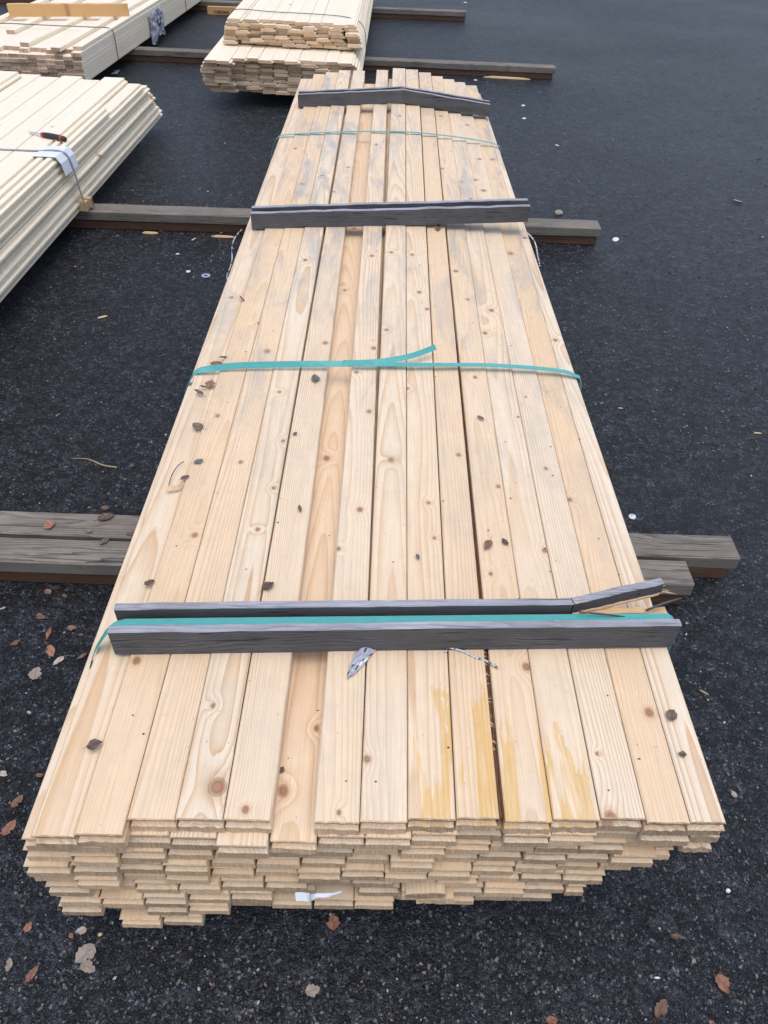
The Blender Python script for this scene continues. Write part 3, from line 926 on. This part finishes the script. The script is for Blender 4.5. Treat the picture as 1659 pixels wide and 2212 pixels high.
# pale block with a dark stamp lying by the farthest bearer
V = [Vector(q) for q in ((-.19, 0, 0), (.19, 0, 0), (.19, .04, 0), (-.17, .04, 0), (-.19, 0, .075), (.19, 0, .075), (.19, .04, .075), (-.17, .04, .075))]
bl = link('wood_offcut', mesh('wood_offcut', V, [(0, 3, 2, 1), (4, 5, 6, 7), (0, 1, 5, 4), (1, 2, 6, 5), (2, 3, 7, 6), (3, 0, 4, 7)]), M['orange'], None, (-1.83, 9.88, 0.001))
tag(bl, 'short orange offcut with a dark smudged stamp standing by the farthest bearer', 'wood block')
V, F = [], []
for (x0, x1, z0, z1) in ((-.11, .045, .034, .039), (-.11, .045, .012, .017), (-.115, -.105, .018, .04), (.035, .05, .01, .038), (-.085, -.03, .021, .031), (-.018, .024, .02, .03)):
    b = len(V); V += [(x0, -.0015, z0), (x1, -.0015, z0 - .002), (x1, -.0015, z1 - .002), (x0, -.0015, z1)]; F.append((b, b + 1, b + 2, b + 3))
link('stamp', mesh('stamp', V, F), plain('stamp_ink', (.12, .07, .05), .8), bl)

# ------------------------------------------------------------------ pocket tool on the left pile
kp0, kp1, kp2 = un(62, 284, .412), un(91, 292, .412), un(143, 302, .412)
kz = .1 + 9 * LT
kp0.z, kp1.z, kp2.z = kz + .010, kz + .0135, kz + .0135
tool = empty('hand_knife', 'red and black handled knife lying on the left cladding pile', 'knife', (kp1.x, kp1.y, kz))
d = (kp2 - kp1); L = d.length; d.normalize()
sd_ = Vector((-d.y, d.x, 0)); up = Vector((0, 0, 1))
def section_tube(name, secs, mat):
    V, F = [], []
    for (t_, w, h, bend) in secs:
        c = Vector((0, 0, kp1.z - kz)) + d * (t_ * L) + sd_ * bend
        for k in range(10):
            a = 2 * math.pi * k / 10
            V.append(c + sd_ * (w * math.copysign(abs(math.cos(a)) ** .7, math.cos(a))) + up * (h * math.copysign(abs(math.sin(a)) ** .7, math.sin(a))))
    n = len(secs)
    for i in range(n - 1):
        for k in range(10):
            F.append((i * 10 + k, i * 10 + (k + 1) % 10, i * 10 + 10 + (k + 1) % 10, i * 10 + 10 + k))
    F.append(tuple(range(9, -1, -1))); F.append(tuple((n - 1) * 10 + k for k in range(10)))
    return link(name, mesh(name, V, F, True), mat, tool)
section_tube('handle', [(.10, .0135, .011, .002), (.2, .0145, .0125, .003), (.4, .0145, .0128, .004), (.6, .0148, .0128, .003), (.78, .0152, .0128, 0), (.80, .0145, .012, 0)], M['rubber'])
section_tube('collar', [(-.02, .010, .008, .001), (.0, .0135, .011, .001), (.07, .0142, .0118, .002), (.10, .0125, .010, .002)], M['red'])
section_tube('end_cap', [(.78, .0152, .0128, 0), (.81, .0158, .0132, -.001), (.86, .0156, .0130, -.002), (.90, .013, .011, -.003)], M['red'])
section_tube('pommel', [(.84, .0152, .0126, -.001), (.93, .0150, .0124, -.003), (.985, .0120, .0100, -.004), (1.02, .007, .005, -.004)], M['rubber'])
bd = (kp0 - kp1); BL = bd.length; bd.normalize(); bs = Vector((-bd.y, bd.x, 0))
V = []
for t_, w in ((-.05, .0065), (.9, .006), (1.0, .003)):
    for s_, h_ in ((-1, -.0012), (1, -.0012), (1, .0012), (-1, .0012)):
        V.append(Vector((0, 0, kp1.z - kz)) + bd * (BL * t_) + bs * (w * s_) + up * h_)
F = []
for i in range(2):
    for k in range(4): F.append((i * 4 + k, i * 4 + (k + 1) % 4, i * 4 + 4 + (k + 1) % 4, i * 4 + 4 + k))
F += [(3, 2, 1, 0), (8, 9, 10, 11)]
link('blade', mesh('blade', V, F), M['steel'], tool)

# ------------------------------------------------------------------ scraps on and beside the stack
def scrap_pt(u, v):
    w = .026 * (1 - v) ** .55 + .004
    cx = -.004 - .034 * v
    y = .884 - .072 * v
    x = cx + (u - .5) * 2 * w * .70
    z = TOP + .003 + .007 * (mnoise.noise(Vector((u * 4, v * 6, 2))) + .5) + .004 * math.sin(u * 3.1)
    return Vector((x, y + .006 * (u - .5), z)), (0, 0, 1)
def scrap_col(u, v):
    i, j = int(u * 7), int(v * 9)
    if (i * 3 + j * 5) % 7 == 0 and (u > .45 or v > .5): return (.06, .06, .075)
    if (i + j) % 9 == 1 and v > .4: return (.75, .77, .82)
    q = mnoise.noise(Vector((u * 8, v * 8, 1)))
    return tuple(c + .08 * q for c in (.40, .41, .46))
tag(link('plastic_scrap', crumple_sheet('plastic_scrap', 21, 27, scrap_pt, .0008, scrap_col), M['cord']), 'crumpled silver plastic scrap with dark squares below the nearest bar', 'plastic scrap')

def cord(label, pts, r, seglen=.006, cat='cord'):
    px_ = pts[0][0] * 10
    P = smooth_path(pts, 5)
    out = [P[0]]; acc = 0
    me = tube_mesh('cord_scrap', P, [r * (1 + .3 * mnoise.noise(Vector((i * .9, 1, 2)))) for i in range(len(P))], 5)
    C = []
    for i in range(len(P) - 1):
        for k in range(5):
            C.append((.55, .56, .58) if mnoise.noise(Vector((i * .8, k * .7, px_))) > -.15 else (.06, .06, .07))
    C += [(.5, .5, .5)] * 2
    colour_faces(me, C)
    return tag(link('cord_scrap', me, M['cord']), label, cat, 'torn woven cord scraps')
zc = TOP + .0035
cord('thin black and white cord scrap curling out below the nearest bar', [(.150, .877, zc), (.153, .886, zc + .004), (.165, .885, zc + .003), (.185, .880, zc + .001), (.205, .869, zc), (.225, .861, zc), (.240, .850, zc + .002), (.250, .843, zc)], .0023)
cord('black and white cord scrap at the right stack edge below the second bar', [(.585, 2.95, .462), (.605, 2.92, .452), (.617, 2.89, .437), (.622, 2.86, .418), (.626, 2.83, .40), (.631, 2.81, .385)], .0030)
cord('white cord scrap hanging at the left edge of the stack below the second bar', [(-.560, 2.93, .445), (-.588, 2.92, .415), (-.600, 2.90, .385), (-.597, 2.86, .355), (-.603, 2.83, .33), (-.612, 2.80, .31), (-.606, 2.77, .29)], .0024)
# white printed strip sticking out of the front face
p = smooth_path([(-.122, .497, .242), (-.108, .496, .246), (-.097, .493, .250), (-.092, .487, .268), (-.082, .486, .281), (-.066, .487, .280), (-.052, .492, .274), (-.040, .499, .265)], 5)
wds = [.015] * 12 + [.010] * 6 + [.007] * 10 + [.004] * 8
o = link('paper_strip', ribbon_mesh('paper_strip', p, wds[:len(p)], (0, .72, .7), .0008), M['card'])
tag(o, 'curled white paper strip sticking out of the front face of the stack', 'paper strip')

# ------------------------------------------------------------------ leaves
def leaf_mesh(seed, L, wr, curl, fold):
    rd = random.Random(seed)
    n = 9
    V, F = [], []
    nib = [rd.uniform(.8, 1.1) for _ in range(2 * n + 2)]
    bite = rd.randrange(2, 2 * n)
    c1, c2 = rd.uniform(-1, 1), rd.uniform(-1, 1)
    for i in range(n + 1):
        t_ = i / n
        w = L * wr * .5 * (math.sin(math.pi * min(1, t_ ** .8 * .97 + .015))) ** .75
        x = (t_ - .5) * L
        for k, s_ in enumerate((-1, -.5, 0, .5, 1)):
            q = nib[2 * i + (s_ > 0)] * (1 + (.06 if i % 2 else -.05)) if abs(s_) == 1 else 1
            if bite == 2 * i + (s_ > 0) and abs(s_) == 1: q *= .55
            y = w * s_ * q
            z = curl * L * (abs(s_) ** 1.6) * (.6 + .4 * c1 * s_) + fold * L * (2 * t_ - 1) ** 2 + .03 * L * mnoise.noise(Vector((t_ * 4 + seed, s_ * 2, c2)))
            V.append(Vector((x, y, z)))
    for i in range(n):
        for k in range(4):
            a = i * 5 + k
            F.append((a, a + 1, a + 6, a + 5))
    # stalk
    b = len(V)
    sl = L * rd.uniform(.2, .45); sa = rd.uniform(-.6, .6)
    for i in range(4):
        t_ = i / 3
        c = Vector((-.5 * L - sl * t_ * math.cos(sa), sl * t_ * t_ * math.sin(sa), fold * L * .8 + .01 * L))
        r = L * .012
        V += [c + Vector((0, r, 0)), c + Vector((0, -r * .5, r)), c + Vector((0, -r * .5, -r))]
    for i in range(3):
        for k in range(3):
            F.append((b + i * 3 + k, b + i * 3 + (k + 1) % 3, b + i * 3 + 3 + (k + 1) % 3, b + i * 3 + 3 + k))
    zmin = min(v.z for v in V)
    for v in V: v.z -= zmin
    me = mesh('fallen_leaf', V, F, True)
    return me
LN = [0]
def leaf(label, px, py, z, size, kind, group=None, wr=None, curl=None):
    LN[0] += 1
    rd = random.Random(1000 + LN[0] * 17)
    p = un(px, py, z)
    if z > .3: p.z = max(z, top_z(p.x, p.y) if z > .44 else z)
    p.z += .0025
    if z < .01 and py > 1000: size *= .84
    me = leaf_mesh(LN[0], size, wr or rd.uniform(.55, .8), curl if curl is not None else rd.uniform(.06, .22), rd.uniform(-.03, .08))
    o = link('fallen_leaf', me, M['leaf_' + kind], None, p)
    o.rotation_euler = (rd.uniform(-.06, .06), rd.uniform(-.06, .06), rd.uniform(0, 6.28))
    return tag(o, label, 'leaf', group or ('fallen leaves on the asphalt' if z < .01 else 'fallen leaves on the timber'))
G = 0.0
leaf('small brown leaf on asphalt right of the dry twig', 285, 1007, G, .026, 'brown')
leaf('reddish leaf on asphalt just below the left end of the nearest bearer', 104, 1280, G, .030, 'brown')
leaf('small brown scrap of leaf right of the reddish leaf below the nearest bearer', 140, 1289, G, .024, 'brown')
leaf('folded brown leaf on asphalt left of the nearest bar, upper left of its cluster', 89, 1334, G, .038, 'brown')
leaf('small reddish leaf on asphalt closest to the left end of the nearest bar', 156, 1359, G, .032, 'brown')
leaf('slim orange-brown leaf on asphalt left of the nearest bar, above the broad oval one', 106, 1371, G, .045, 'red', wr=.4)
leaf('tiny brown leaf under the left end of the nearest bar', 175, 1373, G, .020, 'brown')
leaf('torn brown leaf on asphalt near the left picture edge, level with the nearest bar', 35, 1390, G, .032, 'brown')
leaf('broad oval reddish-brown leaf on asphalt left of the nearest bar', 111, 1409, G, .050, 'red', curl=.1)
leaf('pale oval leaf on asphalt just below the broad reddish one', 127, 1429, G, .040, 'pale', curl=.05)
leaf('narrow brown leaf on asphalt beside the left edge of the stack', 178, 1420, G, .034, 'brown', wr=.45)
leaf('largest round grey-brown leaf on asphalt left of the stack', 78, 1456, G, .046, 'pale', wr=.9, curl=.05)
leaf('small pale leaf at the left picture edge below the nearest bearer', 6, 1316, G, .022, 'pale')
leaf('tiny pale brown leaf on asphalt halfway down the left edge', 64, 1541, G, .017, 'pale')
leaf('pale leaf cut by the left picture edge', 9, 1673, G, .026, 'pale')
leaf('small orange leaf scrap on asphalt left of the stack corner', 86, 1676, G, .022, 'red')
leaf('curled brown leaf on asphalt left of the front corner of the stack', 40, 1734, G, .042, 'brown', curl=.25)
leaf('reddish leaf near the left picture edge beside the front corner', 21, 1790, G, .046, 'red', wr=.6, curl=.08)
leaf('small orange leaf on asphalt below the left front corner of the stack', 62, 2004, G, .024, 'red')
leaf('small grey-brown leaf upright below the left front corner', 176, 2012, G, .026, 'pale')
leaf('tiny reddish leaf scrap below the left front corner', 155, 2023, G, .014, 'red')
leaf('pale pink leaf at the lower left picture edge', 21, 2085, G, .030, 'pale')
leaf('orange-brown leaf near the lower left corner', 70, 2105, G, .038, 'red', wr=.5)
leaf('large torn grey-brown leaf in the lower left, upper of two touching leaves', 185, 2062, G, .050, 'pale', wr=.85)
leaf('pale leaf with long stalk in the lower left, lower of two touching leaves', 191, 2090, G, .042, 'pale', curl=.04)
leaf('square reddish leaf on asphalt below the middle of the front face', 720, 1995, G, .034, 'red', wr=.95, curl=.05)
leaf('pale rounded leaf near the bottom centre', 676, 2140, G, .034, 'pale', wr=.85, curl=.05)
leaf('thin pinkish leaf on asphalt in the lower right', 1463, 2025, G, .030, 'brown', wr=.4)
leaf('torn orange leaf near the right picture edge at the bottom', 1560, 2127, G, .042, 'red', wr=.8)
leaf('pointed dark brown leaf at the bottom right', 1427, 2180, G, .050, 'brown', wr=.5, curl=.1)
leaf('brown leaf cut by the bottom picture edge', 1192, 2206, G, .028, 'red')
leaf('tiny pale leaf scrap in the lower right', 1497, 2078, G, .015, 'pale')
leaf('small grey leaf on asphalt right of the stack corner', 1584, 1717, G, .022, 'pale')
leaf('grey leaf on asphalt far right, above the second bearer', 1592, 437, G, .075, 'pale', wr=.5)
B_ = .097
leaf('orange-brown leaf on the rear timber of the nearest bearer, left of centre', 107, 1135, B_, .040, 'red')
leaf('dark curled leaf on the rear timber of the nearest bearer', 230, 1120, B_, .048, 'dark')
leaf('small brown leaf at the back edge of the nearest bearer', 228, 1099, B_, .026, 'brown')
leaf('small grey leaf in the joint of the nearest bearer', 192, 1149, B_, .022, 'grey')
leaf('grey crumpled leaf on the front timber of the nearest bearer', 227, 1171, B_, .032, 'grey', wr=.6)
leaf('small brown leaf on the nearest bearer against the stack', 282, 1154, B_, .026, 'brown')
Z = TOP
leaf('dark leaf with stalk near the left edge of the stack, near its front end', 205, 1611, Z, .027, 'dark', wr=.9)
leaf('curled brown leaf on the second plank just above the nearest bar', 324, 1262, Z, .022, 'brown')
leaf('round dark brown leaf on the fifth plank above the nearest bar', 580, 1270, Z, .028, 'dark', wr=.9, curl=.2)
leaf('grey leaf on the second plank below the loose teal tail', 430, 1001, Z, .024, 'grey')
leaf('dark leaf beside the curled wood shaving', 400, 1035, Z, .024, 'dark')
leaf('round dark brown leaf on the left planks, below the three by the teal strap', 427, 924, Z, .034, 'dark', wr=.8, curl=.12)
leaf('orange-brown leaf half under the teal strap at the left', 468, 790, Z, .036, 'red', wr=.7)
leaf('square orange-brown leaf just below the teal strap at the left', 455, 833, Z, .034, 'red', wr=.9, curl=.08)
leaf('slim dark leaf lowest of the three below the teal strap', 430, 851, Z, .034, 'dark', wr=.35)
leaf('small dark leaf left of the square orange-brown one', 440, 839, Z, .020, 'dark', wr=.4)
leaf('small dark leaf just above the teal strap at the left', 483, 776, Z, .024, 'dark', wr=.4)
leaf('grey-green leaf on the fifth plank below the teal strap', 681, 825, Z, .040, 'grey', wr=.65, curl=.1)
leaf('brown leaf on the eleventh plank above the nearest bar', 1053, 1182, Z, .032, 'brown', wr=.6)
leaf('small dark curled leaf right of the brown one on the right planks', 1090, 1174, Z, .022, 'dark')
leaf('tiny dark leaf on the ninth plank', 902, 1209, Z, .016, 'grey')
leaf('slim dark leaf on the fifth plank in the middle of the stack', 648, 1104, Z, .022, 'dark', wr=.4)
leaf('dark oval leaf on the right planks below the teal strap', 1037, 908, Z, .026, 'dark', wr=.45)
leaf('dark scrap of leaf on the fifth plank left of the recessed plank', 638, 943, Z, .014, 'grey')
leaf('dark heart-shaped leaf on the rightmost plank near the front end', 1450, 1548, Z, .026, 'dark', wr=.8)
leaf('small dark leaf on the rightmost plank, below the heart-shaped one', 1473, 1631, Z, .014, 'dark', wr=.9)
leaf('dark leaf just below the second bar', 888, 497, Z, .032, 'dark', wr=.55)
leaf('brown flake just below the second bar, right of the dark leaf', 946, 502, Z, .060, 'brown', wr=.4)
leaf('small dark leaf flake near the left edge above the teal strap', 524, 650, Z, .040, 'grey', wr=.25)
leaf('dark flake beside the big knot of the recessed plank', 609, 1665, TOP - T, .013, 'dark', wr=.8)

# ------------------------------------------------------------------ small things on the asphalt
def disc(label, px, py, r, tilt=.06, holes=False, z=0.0):
    p = un(px, py, z); n = 20; r *= .72
    V, F = [], []
    for k in range(n):
        a = 2 * math.pi * k / n
        V += [(r * math.cos(a), r * math.sin(a), 0), (r * math.cos(a), r * math.sin(a), .0012), (r * .8 * math.cos(a), r * .8 * math.sin(a), .002)]
    V += [(0, 0, .0022), (0, 0, 0)]
    for k in range(n):
        a, b = k * 3, ((k + 1) % n) * 3
        F += [(a, b, b + 1, a + 1), (a + 1, b + 1, b + 2, a + 2), (a + 2, b + 2, n * 3), (b, a, n * 3 + 1)]
    o = link('plastic_disc', mesh('plastic_disc', V, F, True), M['white'], None, (p.x, p.y, .003 + r * tilt))
    o.rotation_euler = (tilt, -tilt, 0)
    if holes:
        for dx in (-.25, .25):
            hm = mesh('prong', [(dx * r, .1 * r, .0022), (dx * r + .0012, .1 * r, .0022), (dx * r + .0012 - dx * r * .3, .75 * r, .003), (dx * r - dx * r * .3, .75 * r, .003), (dx * r, .4 * r, .004)], [(0, 1, 4), (1, 2, 4), (2, 3, 4), (3, 0, 4)])
            link('prong', hm, M['splinter'], o)
    return tag(o, label, 'plastic disc', 'white plastic discs on the asphalt')
disc('white plastic disc with two slots on asphalt above the nearest bearer', 1365, 1118, .0165, .10, True)
disc('white plastic disc on asphalt right of the second bearer', 1329, 520, .024, .25)
disc('white disc on asphalt right of the far end of the stack, upper of two', 1130, 229, .022, .06)
disc('white disc on asphalt right of the far end of the stack, lower of two', 1132, 257, .022, .06)
disc('white disc on asphalt near the top edge right of the farthest bearer', 1005, 6, .03, .05)
disc('white disc below the farthest bearer', 865, 39, .028, .05)
disc('white disc just beyond the far right corner of the stack', 1027, 174, .022, .05)
disc('small pale disc left of the washer on the left asphalt', 407, 588, .016, .05)
# washer
p = un(445, 597, 0); V, F = [], []
n = 22
for k in range(n):
    a = 2 * math.pi * k / n
    for rr, zz in ((.022, .001), (.022, .004), (.008, .004), (.008, .001)): V.append((rr * math.cos(a), rr * math.sin(a), zz))
for k in range(n):
    a, b = k * 4, ((k + 1) % n) * 4
    for j in range(4): F.append((a + j, b + j, b + (j + 1) % 4, a + (j + 1) % 4))
tag(link('washer', mesh('washer', V, F), M['steel'], None, (p.x, p.y, .001)), 'grey metal washer on asphalt between the left pile and the stack', 'washer')

def chip(label, px, py, L, W, H, ang, mat, name='wood_chip', cat='wood chip', z=0.0, group=None):
    p = un(px, py, z)
    rd = random.Random(int(px * 7 + py))
    V = []
    for t_, w, h in ((-.5, .25, .4), (-.3, .9, 1), (.1, 1, .9), (.35, .7, .8), (.5, .15, .3)):
        j = rd.uniform(-.15, .15)
        V += [(t_ * L, (-w + j) * W / 2, 0), (t_ * L, (w + j) * W / 2, 0), (t_ * L, (w * .8 + j) * W / 2, h * H), (t_ * L, (-w * .8 + j) * W / 2, h * H)]
    F = []
    for i in range(4):
        for k in range(4): F.append((i * 4 + k, i * 4 + (k + 1) % 4, i * 4 + 4 + (k + 1) % 4, i * 4 + 4 + k))
    F += [(3, 2, 1, 0), (16, 17, 18, 19)]
    o = link(name, mesh(name, V, F), mat, None, (p.x, p.y, z + .002)); o.rotation_euler = (0, 0, ang)
    return tag(o, label, cat, group)
chip('long orange wood splinter in front of the bearer beyond the stack, right side', 1095, 170, .42, .035, .012, -.06, M['straw'])
chip('pale wood chip against the front of the second bearer, left of two', 325, 505, .085, .02, .008, 0, M['straw'])
chip('pale wood chip by the second bearer, closer to the stack', 483, 513, .13, .02, .007, -.02, M['straw'])
chip('pale wood sliver on asphalt in front of the bearer beside the stud pile', 345, 131, .22, .05, .012, .02, M['straw'])
chip('small yellow leaf-like wood chip on the open asphalt at the left', 222, 686, .045, .012, .004, .6, M['straw'])
chip('tiny pale chip on asphalt in front of the second bearer', 419, 518, .035, .010, .004, 1.0, M['straw'])
chip('tiny white chip on asphalt left of the washer', 384, 550, .022, .011, .004, .3, M['white'])
chip('small white chip on asphalt right of the stack, above the second bar', 1203, 315, .034, .014, .005, -.8, M['white'])
chip('white flake on asphalt at the right edge near the bottom', 1572, 1925, .011, .009, .003, .4, M['white'])
chip('thin white flake on asphalt in the lower right', 1419, 2113, .012, .004, .002, 0, M['white'])
chip('bright flake on asphalt at the lower left below the stack corner', 217, 2020, .009, .006, .003, .4, M['straw'])
chip('pale straw bit on asphalt right of the stack near the front', 1520, 1497, .026, .006, .003, -.6, M['twig'], 'twig', 'twig')
chip('thin pale chip on asphalt far right, below the second bearer', 1636, 937, .03, .006, .003, .0, M['straw'])
chip('thin pale chip on asphalt right of the stack, level with the teal strap', 1340, 883, .02, .005, .003, .0, M['straw'])

def rock(label, px, py, r, z=0.0):
    bm = bmesh.new(); bmesh.ops.create_icosphere(bm, subdivisions=2, radius=r)
    for v in bm.verts:
        k = 1 + .35 * mnoise.noise(v.co * (1.3 / r) + Vector((px, 0, 0)))
        v.co = Vector((v.co.x * k * 1.25, v.co.y * k, v.co.z * k * .75))
    me = bpy.data.meshes.new('stone'); bm.to_mesh(me); bm.free()
    p = un(px, py, z)
    return tag(link('stone', me, M['stone'], None, (p.x, p.y, z + r * .55)), label, 'stone')
rock('light brown stone on asphalt behind the right end of the second bearer', 1206, 463, .020)

a, b = un(152, 990, .006), un(253, 1010, .006)
mid1, mid2 = a.lerp(b, .33) + Vector((.004, .012, 0)), a.lerp(b, .7) + Vector((.0, -.002, 0))
tag(link('twig', tube_mesh('twig', smooth_path([a, mid1, mid2, b], 5), [.0008 + .0024 * min(1, i / 9) for i in range(16)], 6), M['twig']), 'dry straw-coloured twig on asphalt above the left end of the nearest bearer', 'twig')
q = [un(365, 1050, TOP), un(372, 1030, TOP), un(385, 1010, TOP), un(398, 999, TOP)]
for k, v in enumerate(q): v.z = TOP + .003 + .003 * math.sin(k)
tag(link('twig', tube_mesh('twig', smooth_path(q, 5), .0012, 5), plain('dark_stalk', (.10, .055, .045), .7)), 'thin dark curved stalk on the leftmost plank', 'twig')
q = [un(360, 1061, TOP), un(372, 1060, TOP), un(386, 1057, TOP), un(397, 1048, TOP)]
for k, v in enumerate(q): v.z = TOP + .006 + .003 * (k % 2)
p = smooth_path(q, 5)
tag(link('wood_shaving', ribbon_mesh('wood_shaving', p, .011, (.2, .7, .5), .0012), M['straw']), 'curled pale wood shaving on the leftmost plank', 'wood shaving')

# crumbs of bark and dirt on the planks (uncountable)
V, F = [], []
rd = random.Random(33)
for i in range(150):
    y = .6 + 3.2 * rd.random() ** 1.5
    x = rd.uniform(-.5, .56)
    z = top_z(x, y)
    i_ = top_index(x, y)
    if i_ in (None, 0): continue
    if i_ == 5: z -= T
    if any(abs(y - q) < .09 for q in (.9, 2.93)): continue
    s_ = rd.uniform(.0009, .0026); a = rd.uniform(0, 6.28); el = rd.uniform(1, 2.2)
    b = len(V)
    for k in range(5):
        an = a + k * 1.257
        V.append((x + math.cos(an) * s_ * (el if k in (0,) else 1), y + math.sin(an) * s_ * rd.uniform(.6, 1), z + .0003))
    V.append((x, y, z + s_ * .6))
    F += [(b + k, b + (k + 1) % 5, b + 5) for k in range(5)]
o = link('bark_crumbs', mesh('bark_crumbs', V, F), plain('bark_crumb', (.09, .055, .04), .85, var=.5, scale=200)); o['kind'] = 'stuff'
o['label'] = 'tiny dark bark crumbs scattered over the top planks'

# loose stone chips set in the asphalt (uncountable)
V, F, C = [], [], []
rd = random.Random(91)
def chips(n, px0, px1, py0, py1, smin, smax):
    for i in range(n):
        p = un(rd.uniform(px0, px1), rd.uniform(py0, py1), 0)
        s_ = smin + (smax - smin) * rd.random() ** 3
        a = rd.uniform(0, 6.28); el = rd.uniform(1, 1.7)
        b = len(V); m_ = rd.choice((4, 5, 5, 6))
        ca, sa = math.cos(a), math.sin(a)
        ring = []
        for k in range(m_):
            an = 6.283 * k / m_ + rd.uniform(-.3, .3)
            r = rd.uniform(.75, 1.15)
            ring.append((s_ * el * math.cos(an) * r, s_ * math.sin(an) * r))
        h = s_ * rd.uniform(.25, .55)
        tx, ty = rd.uniform(-.3, .3), rd.uniform(-.3, .3)
        for (u, v) in ring: V.append((p.x + u * ca - v * sa, p.y + u * sa + v * ca, -.0004))
        for (u, v) in ring:
            u2, v2 = u * .72, v * .72
            V.append((p.x + u2 * ca - v2 * sa, p.y + u2 * sa + v2 * ca, h + (tx * u + ty * v) * .5))
        g0 = .026 + .13 * rd.random() ** 2.5
        w = rd.random()
        c = (g0 * (.90 + .18 * w), g0 * (.97 + .02 * w), g0 * (1.15 - .28 * w))
        if rd.random() < .02: c = (.24, .13, .09)
        if rd.random() < .008: c = (.36, .36, .36)
        for k in range(m_):
            F.append((b + k, b + (k + 1) % m_, b + m_ + (k + 1) % m_, b + m_ + k)); C.append(c)
        F.append(tuple(b + m_ + k for k in range(m_))); C.append(c)
chips(8000, -60, 1720, 1850, 2260, .0010, .0042)
chips(3000, -40, 420, 1180, 1900, .0010, .0042)
chips(3400, 1260, 1700, 1000, 1900, .0010, .0042)
chips(3600, -40, 640, 600, 1180, .0016, .0056)
chips(3200, 1100, 1700, 450, 1000, .002, .0065)
chips(2600, 150, 660, 180, 600, .0025, .008)
chips(900, 1000, 1700, 150, 450, .003, .008)
me = mesh('stone_chips', V, F); colour_faces(me, C)
o = link('stone_chips', me, M['tint']); o['kind'] = 'stuff'
o['label'] = 'pale stone chips bedded in the asphalt surface'
bpy.context.view_layer.update()
